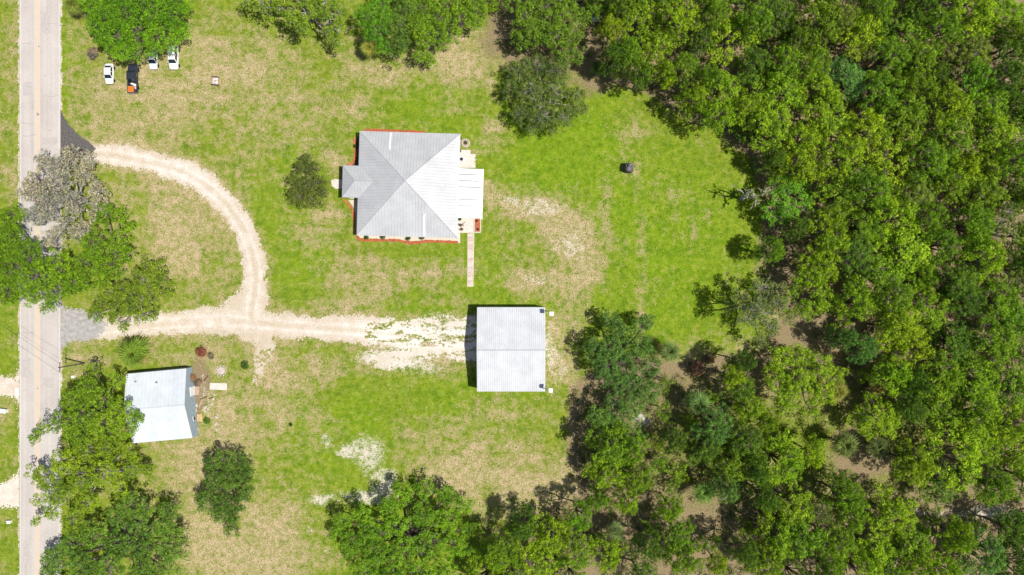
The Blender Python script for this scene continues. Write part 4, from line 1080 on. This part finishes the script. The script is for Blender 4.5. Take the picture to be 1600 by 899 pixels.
own_tree('oak_tree', 'large bright green oak shading the parked cars', [(165,25,26),(200,20,28),(240,15,28),(272,25,24),(284,50,13),(150,40,15),(180,58,24),(215,55,26),(250,55,24),(268,70,12),(190,84,15),(215,85,14),(242,78,13),(160,58,14),(150,5,22),(215,-20,30),(255,-20,28),(178,-15,26),(280,3,16)], 'e', 9.5, 11, leaf=.27, per=74, drop=.35, col=(0.105, 0.225, 0.012), tr=.6)
own_tree('oak_tree', 'sparse lobed oak with bare limbs at the top edge', [(412,8,18),(438,6,18),(478,20,22),(503,8,20),(526,20,18),(533,42,9),(525,66,10),(458,28,13),(472,44,11),(500,-18,25),(450,-18,25),(515,48,7),(385,5,12)], 'l', 10.5, 12, gap=.2, bark='bark_pale', twig=.06, col=(0.135, 0.215, 0.02))
own_tree('oak_tree', 'vivid emerald green tree beside the top edge palm', [(575,25,18),(595,12,18),(590,48,18),(600,74,13),(580,52,13),(600,-12,20),(606,30,12)], 'e', 10.0, 13, leaf=.26, per=76, col=(0.085, 0.205, 0.014))
own_tree('oak_tree', 'narrow dark green tree right of the emerald tree', [(620,40,15),(626,70,16),(616,90,10),(630,15,18),(630,-10,18)], 'd', 9.5, 14, col=(0.08, 0.145, 0.022))
own_tree('oak_tree', 'broad green tree at the top edge left of the bare tan patch', [(660,15,20),(685,30,20),(700,8,20),(720,30,18),(742,14,18),(665,55,18),(690,65,16),(660,85,14),(672,96,11),(706,55,14),(745,36,11),(650,40,14),(680,-15,20),(730,-15,20),(765,0,16)], 'g', 10.0, 15, twig=.05)
own_tree('oak_tree', 'rounded green tree above the dark olive tree at the lawn edge', [(820,25,22),(850,14,25),(880,25,22),(835,55,22),(865,55,24),(893,60,19),(908,30,14),(880,85,17),(900,90,11),(812,62,14),(840,-12,25),(890,-12,20),(800,0,16)], 'g', 10.5, 16, col=(0.10, 0.18, 0.016))
own_tree('oak_tree', 'dark olive mossy oak jutting into the lawn above the house', [(812,112,20),(840,104,18),(870,112,20),(800,142,17),(830,143,22),(865,143,22),(900,150,18),(815,178,17),(845,183,20),(880,183,18),(908,172,11),(830,202,11),(862,204,9)], 'o', 9.0, 17, leaf=.24, per=85, clump=.6, col=(0.088, 0.135, 0.030), twig=.04, bark='bark_pale')
own_tree('round_shrub', 'dark rounded shrub on the lawn left of the farmhouse', [(480,250,10),(470,262,12),(490,263,12),(462,284,12),(480,290,15),(499,284,12),(504,300,10),(466,308,13),(486,313,13),(455,304,7),(500,318,7)], 'd', 5.5, 18, leaf=.22, per=90, clump=.55, drop=.4, col=(0.092, 0.125, 0.026), tr=.2)
own_tree('oak_tree', 'bright green oak between the road and the shed', [(150,574,11),(184,594,11),(140,605,17),(112,625,19),(160,622,20),(190,640,20),(130,650,23),(96,660,18),(72,665,12),(165,664,21),(200,668,16),(216,650,10),(120,680,18),(55,682,10)], 'l', 10.5, 19, gap=.15, bark='bark', twig=.03, col=(0.125, 0.215, 0.014))
own_tree('oak_tree', 'yellowish oak with grey limbs overhanging the road below the shed', [(70,745,19),(48,735,9),(100,722,21),(135,702,21),(170,702,18),(165,735,21),(130,750,23),(95,770,20),(62,780,12),(140,785,18),(210,730,16),(230,735,11),(205,705,13),(82,800,14),(116,813,16),(56,815,7),(185,760,16)], 'l', 10.5, 20, gap=.2, bark='bark_pale', twig=.035, col=(0.145, 0.225, 0.014))
own_tree('oak_tree', 'huge green oak at the bottom left corner', [(205,786,19),(230,792,11),(264,801,15),(185,806,17),(215,816,17),(255,826,17),(284,838,13),(150,836,21),(116,850,21),(185,850,21),(225,850,21),(264,860,19),(284,862,11),(90,870,21),(130,885,21),(175,885,21),(220,890,21),(260,890,19),(78,895,16),(240,920,25),(150,925,30),(90,925,20)], 'g', 11.0, 21, col=(0.095, 0.18, 0.024), tr=.7)
own_tree('oak_tree', 'isolated dark green oak on the dry grass right of the shed oaks', [(330,725,15),(350,716,15),(374,720,15),(387,736,13),(335,750,17),(360,746,19),(384,755,13),(321,780,15),(346,785,18),(370,785,16),(384,771,10),(345,804,13),(365,810,10)], 'd', 8.5, 22, col=(0.072, 0.138, 0.020), tr=.35)
place_tree(360, 829, 15, 'd', 'small', 4.0, 'leafy_bush', 'small dark bush just below the isolated oak', 'bush')
own_tree('oak_tree', 'huge round bright oak at the bottom centre', [(630,770,17),(665,765,17),(700,775,17),(724,790,15),(610,795,17),(570,805,17),(536,815,15),(526,835,13),(580,830,19),(620,820,21),(660,805,21),(700,810,21),(732,825,13),(550,850,19),(590,860,21),(630,860,23),(670,850,23),(708,850,20),(728,858,11),(570,890,21),(610,900,23),(655,895,23),(695,890,21),(640,930,28),(590,930,25),(690,930,24)], 'l', 11.0, 23, leaf=.29, per=66, col=(0.110, 0.218, 0.014), tr=.7)
own_tree('oak_tree', 'green oak overhanging the left edge of the road', [(20,340,20),(15,372,22),(45,395,24),(20,420,25),(60,430,24),(95,415,22),(10,460,20),(50,460,21),(-20,400,30),(90,450,21),(120,440,19),(75,480,12)], 'l', 10.0, 24, col=(0.112, 0.205, 0.012), tr=.6)
own_tree('oak_tree', 'green oak lobes right of the grey mossy tree', [(165,335,16),(190,336,13),(202,355,9),(150,382,20),(185,380,17),(200,396,11),(140,410,20),(175,415,20),(130,440,16),(165,440,15)], 'l', 9.0, 25, col=(0.112, 0.205, 0.012))
own_tree('oak_tree', 'leafy tree with grey limbs by the lower driveway entrance', [(230,420,14),(250,435,13),(264,455,11),(220,450,16),(240,470,12),(195,455,13),(206,482,12),(180,498,9),(220,495,13),(160,475,13),(185,478,15),(150,492,11),(246,420,13),(170,455,13),(240,490,10),(195,510,9),(225,438,18),(208,465,17),(235,452,15)], 'o', 7.5, 26, gap=.12, bark='bark_pale', twig=.03, stick=.1, col=(0.122, 0.185, 0.018))
own_tree('mossy_tree', 'grey tan mossy tree with dying foliage over the road', [(112,246,17),(72,255,17),(56,288,20),(95,285,23),(134,272,19),(154,300,17),(75,320,22),(115,320,22),(152,328,15),(60,338,17),(102,350,20),(130,362,18),(85,375,17),(38,300,12),(140,250,12),(92,262,16)], 'o', 9.5, 27, leaf=.32, per=44, clump=.75, gap=.18, mat='moss', bark='bark_pale', twig=.045, stick=.5, col=(0.225, 0.198, 0.140), tr=.4)
place_tree(70, 300, 22, 'o', 'open', 7.0, 'rusty_tree', 'rust brown dying branch cluster over the road', 'tree').children[0].color = (0.42, 0.25, 0.13, 1)
own_tree('oak_tree', 'broad lime and green oak right of the lime shrubs in the lower wood', [(1220,560,19),(1250,556,19),(1280,570,19),(1300,590,17),(1215,590,21),(1250,595,22),(1285,615,19),(1230,625,19),(1265,638,13),(1312,580,9)], 'l', 10.5, 28, col=(0.16, 0.26, 0.014))
own_tree('oak_tree', 'dark oak with two upward lobes right of the barn', [(953,501,16),(965,520,17),(1002,510,17),(1012,500,12),(930,548,19),(955,542,20),(970,568,26),(1000,540,21),(985,600,24),(1015,572,17),(945,575,17),(960,595,18)], 'd', 10.0, 29, col=(0.075, 0.150, 0.030), gap=.1)
own_tree('oak_tree', 'green oak below the twin lobed oak right of the barn', [(960,632,22),(935,650,16),(990,640,20),(1015,612,16),(955,665,20),(985,680,18)], 'd', 10.0, 30, col=(0.085, 0.165, 0.030))
own_tree('bare_tree', 'pale grey half bare tree at the lawn edge right of center', [(1156,465,15),(1191,450,16),(1181,480,19),(1211,475,18),(1166,500,15),(1201,510,17),(1231,495,14),(1141,480,9),(1221,450,10),(1186,530,12)], 'o', 14.0, 31, per=52, clump=.66, gap=.12, bark='bark_pale', twig=.04, stick=.6, col=(0.125, 0.170, 0.040), leaf=.28)
own_tree('bare_tree', 'pale dead limbs poking from the wood edge into the lawn', [(1170,300,9),(1150,292,6),(1180,315,9),(1195,300,9)], 'o', 9.5, 32, per=10, clump=.5, gap=.5, bark='bark_grey', twig=.09, stick=1.2, col=(0.17, 0.2, 0.07))
own_tree('bare_tree', 'bare grey limbs between the two top edge trees', [(512,30,8),(520,12,9),(505,50,6),(516,42,6)], 'o', 9.0, 33, per=8, clump=.5, gap=.6, bark='bark_grey', twig=.09, stick=1.0, col=(0.17, 0.2, 0.07))

# ---- the woods: x, y, r (photo pixels), tone
WOODS = '''
940 -18 30 g|1000 -24 32 d|1060 -26 34 g|1120 -14 32 l|1180 -22 32 g|1240 -22 32 g|1300 -20 32 l|1365 -26 32 d|1430 -24 32 g|1500 -20 34 l|1560 -22 32 g|1120 20 26 g|1640 120 34 l|1645 240 34 g|1640 360 34 l|1645 490 34 g|1640 620 36 g|1645 690 34 l|1640 830 34 g
1000 22 34 l|1063 22 38 l|957 40 22 y|985 76 28 g|1030 68 30 l|1003 108 20 g|1075 100 28 g|1088 148 26 l|1128 138 36 l|1146 52 38 y|1186 28 30 g|1186 98 32 d|1128 178 26 l|1172 165 28 l|1100 60 26 d|1040 110 22 y|930 12 18 o|975 5 24 g|960 85 20 d|1115 110 22 g|1204 200 24 d|1160 205 18 g
1222 28 34 d|1285 28 36 g|1350 48 38 y|1318 22 28 o|1418 32 42 g|1475 44 38 g|1538 22 34 y|1584 24 36 l|1520 82 40 o|1592 76 34 d|1226 92 34 g|1276 96 34 g|1330 124 38 b|1396 84 34 g|1440 92 32 g|1224 140 42 l|1282 146 34 y|1388 136 38 g|1444 136 36 g|1540 120 34 e|1582 116 30 d|1212 190 38 l|1300 180 40 l|1362 196 32 y|1424 174 42 g|1490 162 40 l|1548 156 38 g|1596 160 32 d|1494 214 38 g|1560 208 38 l|1262 214 34 y|1380 10 30 g|1450 2 30 d|1250 60 26 d|1620 50 34 g|1630 180 36 g|1470 110 24 d
1216 246 22 d|1256 254 32 y|1330 240 38 l|1400 252 42 y|1460 252 38 g|1514 258 28 y|1560 256 36 l|1600 244 34 g|1236 308 38 e|1316 302 38 l|1370 292 40 g|1432 302 38 o|1490 284 32 g|1545 302 38 g|1596 304 36 g|1300 366 36 l|1356 352 32 g|1404 338 40 y|1342 396 34 d|1420 392 50 y|1476 384 32 g|1530 354 40 g|1582 356 38 o|1284 424 36 l|1214 388 24 g|1374 434 38 g|1500 432 36 d|1542 404 40 l|1594 420 36 o|1250 355 22 d|1460 340 28 g|1450 430 26 l|1206 262 18 d|1635 300 34 g|1640 420 36 g
1266 466 34 l|1340 474 36 l|1400 470 40 g|1462 484 38 l|1520 466 32 d|1572 474 36 g|1412 512 36 y|1352 546 28 b|1297 520 14 b|1330 528 20 b|1424 548 38 y|1404 590 34 l|1500 534 38 d|1562 540 40 g|1600 505 32 e|1480 592 38 g|1532 602 40 l|1590 612 38 g|1358 584 16 y|1380 656 36 l|1430 640 30 d|1482 644 38 g|1542 654 40 l|1596 664 36 l|1440 600 24 d|1640 560 40 g|1300 470 18 o
1034 640 18 g|1056 692 22 d|1075 662 16 l|1040 602 13 g|1032 728 18 g|1062 742 18 l|1200 660 20 l|1050 760 14 g
1144 588 22 y|1160 610 26 d|1165 570 20 d|1180 640 24 y|1120 665 34 b|1165 690 34 d|1100 702 32 d|1150 724 34 g|1140 768 26 b|1190 735 26 d|1115 620 14 g
950 700 34 g|990 705 28 g|955 745 36 l|1000 750 26 g|985 790 22 l|940 785 20 g|1020 820 18 g|1050 795 22 l|1060 842 30 g|1020 860 22 d|1070 880 32 g|1110 850 18 g|1122 882 20 y|1165 822 14 g|1030 690 14 l
815 828 24 d|860 842 36 l|906 818 22 e|842 884 36 l|780 870 34 g|900 870 32 g|945 875 24 y|890 910 26 l|760 910 34 l|800 912 28 g|1000 905 30 d|930 845 16 d|970 850 18 g
1222 722 42 l|1268 706 28 l|1242 792 40 l|1322 776 34 g|1440 732 36 l|1500 722 44 y|1544 700 32 l|1482 764 32 d|1562 762 34 g|1342 806 34 g|1402 812 38 l|1312 852 34 g|1372 862 36 l|1432 862 38 g|1262 852 38 g|1220 846 34 l|1302 896 32 g|1354 900 34 l|1452 888 32 l|1502 842 28 y|1544 872 42 b|1594 836 36 d|1488 896 26 y|1385 770 18 o|1310 745 16 g|1205 890 30 g|1600 720 34 l|1640 760 36 g|1600 890 34 d|1530 820 18 l|1250 905 30 d|1400 905 30 g|1200 780 24 d|1170 870 22 d|1460 810 16 l|1290 810 20 o
'''
ents = []
for row in WOODS.strip().split('\n'):
    for e in row.split('|'):
        x, y, r_, t = e.split(); ents.append((float(x), float(y), float(r_), t))
BANDS = [(0, 'top edge'), (150, 'top band'), (300, 'upper band'), (450, 'upper middle band'), (600, 'lower middle band'), (750, 'lower band'), (2000, 'bottom band')]
ORD = ['first', 'second', 'third', 'fourth', 'fifth', 'sixth', 'seventh', 'eighth', 'ninth', 'tenth', 'eleventh', 'twelfth', 'thirteenth', 'fourteenth', 'fifteenth', 'sixteenth', 'seventeenth', 'eighteenth', 'nineteenth', 'twentieth', 'twenty-first', 'twenty-second', 'twenty-third', 'twenty-fourth', 'twenty-fifth', 'twenty-sixth']
groups = {}
for e in ents:
    b = next(n_ for lim, n_ in BANDS if e[1] < lim); groups.setdefault((b, e[3]), []).append(e)
for (b, t), es in groups.items():
    es.sort(key=lambda q: q[0])
    for i, (x, y, r_, tt) in enumerate(es):
        if len(es) == 1: lab = f'the only {TWORD[t]} woodland tree in the {b} of the woods'
        else: lab = f'{TWORD[t]} woodland tree, {ORD[i]} such from left, {b} of woods'
        place_tree(x+trng.uniform(-3, 3), y+trng.uniform(-3, 3), r_*1.03, t, None if r_ > 19 else 'small', None, 'woodland_tree', lab, 'tree', f'{TWORD[t]} trees in the woods')

# ---- undergrowth (stuff): low leafy cover below the woods
ru = np.random.default_rng(77); m_ = 9000
ux = ru.uniform(-8, 112, m_); uy = ru.uniform(-63, 63, m_)
upx = 800+ux*F/H; upy = 449.5-uy*F/H
f_ = poly_sdf(upx+20*(fbm(upx/30, upy/30, 91)-.5), upy+20*(fbm(upx/30, upy/30, 92)-.5), FOREST)
dens = fbm(upx/28, upy/28, 93)
k_ = (f_ < -6) & (dens > .42)
for (cx_, cy_, rx_, ry_) in ((1345, 728, 62, 34), (1500, 803, 110, 16), (1100, 800, 30, 25), (1050, 575, 30, 15), (1240, 520, 30, 50), (1000, 650, 20, 20), (930, 130, 50, 12)):
    k_ &= ((upx-cx_)/rx_)**2+((upy-cy_)/ry_)**2 > 1
ux, uy = ux[k_], uy[k_]; n_ = len(ux)
cc = np.stack([ux, uy, ru.uniform(.2, 1.1, n_)], 1); cr_ = ru.uniform(.45, .95, n_)
V, lv, cv = leaves_for_clumps(cc, cr_, None, 26, .3, 78)
ug = link('undergrowth', fast_mesh('undergrowth', V, np.arange(len(V)).reshape(-1, 4), {'lv': lv, 'cv': cv}), None, M['leaf'])
ug.color = (0.085, 0.135, 0.018, 1); tag(ug, 'low leafy undergrowth on the floor of the woods', 'undergrowth', kind='stuff')

# ---- fan palms
def frond_mesh(seed):
    r = random.Random(seed); mb = MB(); L = 1.0
    mb.tube([(0, 0, 0), (.25, 0, .06), (.5, 0, .10)], [.035, .025, .02], 4, False)
    for k in range(9):
        a = -.95+1.9*k/8; l = L*(1.5-.35*abs(a))*r.uniform(.8, 1.1)
        d = Vector((math.cos(a), math.sin(a), 0)); s = Vector((-d.y, d.x, 0))*.065; b = Vector((.48, 0, .10))
        m1 = b+d*l*.55+Vector((0, 0, .06)); e = b+d*l+Vector((0, 0, -.22*l-r.uniform(0, .12)))
        z = Vector((0, 0, .025))
        mb.add([b-s*.3, b+z, b+s*.3, m1-s, m1+z*2, m1+s, e], [(0, 1, 4, 3), (1, 2, 5, 4), (3, 4, 6), (4, 5, 6)])
    V = np.array(mb.v)
    me = mb.mesh('frond'); n__ = len(me.vertices)
    for nm, v_ in (('lv', r.random()), ('cv', .5)):
        a_ = me.attributes.new(nm, 'FLOAT', 'POINT'); a_.data.foreach_set('value', np.array([(v_+.5*((i*7919) % 97)/97) % 1.0 if nm == 'lv' else .5 for i in range(n__)], np.float32))
    me.materials.append(M['leaf']); return me
FR = [frond_mesh(s_) for s_ in range(4)]
def palm(px, py, rpx, ht, col, label, nf=24, brown=3):
    c = P(px, py, ht); c.z = 0; s = rpx*mpx(ht)/1.95
    t = empty('fan_palm', c, trng.uniform(0, 6), label, 'palm', 'fan palms')
    mb = MB(); mb.tube([(0, 0, -.1), (.05, 0, ht*.4), (0, .04, ht*.8), (0, 0, ht-.1)], [.24, .19, .19, .22], 9)
    mb.build('trunk', M['bark'], t, True)
    for k in range(nf):
        f = link('frond', trng.choice(FR), t); lay = k/nf
        el = math.radians(74-98*lay+trng.uniform(-8, 8))
        f.location = (0, 0, ht-.1); f.rotation_euler = (trng.uniform(-.25, .25), -el, k*2.399963+trng.uniform(-.2, .2))
        q = s*trng.uniform(.85, 1.1); f.scale = (q, q, q)
        cc_ = col if k < nf-brown else (0.24, 0.17, 0.08)
        f.color = jit_col(tuple(1.35*q for q in cc_), trng, .35)
palm(210, 552, 29, 4.2, (0.15, 0.22, 0.03), 'spiky yellow green palm in front of the shed', 28, 4)
palm(116, 8, 18, 4.0, (0.17, 0.21, 0.04), 'yellowish palm at the top left beside the road')
palm(577, 76, 17, 4.5, (0.26, 0.27, 0.05), 'pale yellow palm in front of the emerald tree')
palm(1046, 550, 22, 5.0, (0.17, 0.23, 0.07), 'grey green palm right of the twin lobed oak')
palm(1090, 630, 25, 6.0, (0.14, 0.22, 0.06), 'green palm in the lower wood left of the blue green tree')
palm(1308, 612, 20, 5.5, (0.24, 0.25, 0.05), 'straw tinted palm at the right tip of the lime oak', 24, 8)
palm(1372, 608, 17, 5.5, (0.22, 0.19, 0.06), 'brownish palm in a dark gap of the lower wood', 22, 10)
palm(1318, 695, 26, 6.0, (0.15, 0.19, 0.05), 'large palm at the left of the lower tan clearing')
palm(1372, 700, 22, 5.0, (0.12, 0.15, 0.05), 'dull olive palm right of the large clearing palm')
palm(1100, 768, 24, 5.5, (0.15, 0.24, 0.05), 'green palm above the long dark timber')
palm(962, 830, 18, 5.0, (0.18, 0.24, 0.08), 'pale palm in the bottom wood gap')
palm(965, 113, 17, 3.5, (0.19, 0.23, 0.07), 'low palm at the lawn edge under the top wood')
palm(933, 107, 14, 3.5, (0.08, 0.14, 0.04), 'small dark palm right of the mossy oak')
palm(1430, 325, 15, 9.0, (0.14, 0.19, 0.06), 'palm crown poking through the upper middle woods')

# ---- small bushes and dead brush
BUSH = [(573.5, 371.5, 4.2, 'round clipped bush, first from the west in the south bed'), (599, 370.5, 4.6, 'round clipped bush, second from the west in the south bed'), (638, 373, 4.4, 'round clipped bush, third from the west in the south bed'), (660, 372, 4.6, 'round clipped bush, last before the east end of the south bed')]
BM = []
for s_ in range(2):
    r_ = np.random.default_rng(500+s_); d = r_.normal(size=(14, 3)); d[:, 2] = abs(d[:, 2]); d /= np.linalg.norm(d, axis=1)[:, None]
    V, lv, cv = leaves_for_clumps(d*.30+np.array([[0, 0, .32]]), np.full(14, .24), None, 420, .10, 510+s_)
    me = fast_mesh('bush_leaves', V, np.arange(len(V)).reshape(-1, 4), {'lv': lv, 'cv': cv}); me.materials.append(M['leaf']); BM.append(me)
def bush(px, py, rpx, label, col=(0.06, 0.12, 0.02), group='clipped bushes in the south bed', cat='bush'):
    t = empty('clipped_bush', P(px, py), trng.uniform(0, 6), label, cat, group); s = rpx*mpx()/.52; t.scale = (s, s, s)
    f = link('foliage', trng.choice(BM), t); f.color = (*col, 1)
    m_ = MB().tube([(0, 0, -.02), (0, 0, .35)], [.05, .03], 5); m_.build('stem', M['bark'], t)
for b in BUSH: bush(*b)
bush(728, 223.5, 3.4, 'grey green weeds inside the round planter', (.13, .15, .06), None)
bush(718.8, 216.5, 3.2, 'dark small bush at the northeast house corner', (.04, .08, .02), None)
bush(718.5, 342, 3.6, 'green bush in the patio corner under the porch roof', (.08, .14, .02), None)
bush(719, 236.5, 2.6, 'tiny dark bush between house and concrete pad', (.04, .08, .02), None)
bush(745, 345.5, 2.0, 'dark little plant at the north end of the red planter', (.03, .04, .02), None)
bush(746.5, 358.5, 2.0, 'dark little plant at the south end of the red planter', (.03, .04, .02), None)
bush(556, 229, 3.6, 'dark green bush in the west mulch strip', (.04, .11, .03), None)
bush(385, 570, 7, 'green weedy bush at the spur of the drive', (.10, .17, .03), None)
bush(325, 657, 6, 'bright green weed clump beside the rocks', (.14, .25, .02), None)
bush(455, 663, 3.2, 'dark weed tuft on the open lower lawn', (.06, .10, .03), None)
bush(317, 549, 9, 'rust red dead bush on the grass above the shed', (.34, .12, .07), None)
bush(332, 556, 6, 'grey brown brush beside the rust red bush', (.30, .24, .17), None)
bush(302, 590, 8, 'orange brown dead brush by the shed wall', (.42, .20, .10), None)
bush(312, 598, 7, 'grey brown dead brush near the grey pallet', (.32, .22, .17), None)
bush(150, 86, 10, 'grey brown dead brush left of the big oak', (.32, .24, .20), None)
bush(1085, 575, 14, 'reddish brown dead brush below the grey green palm', (.30, .17, .12), None)
bush(1105, 560, 10, 'brown dead brush left of the yellow lower trees', (.28, .17, .11), None)
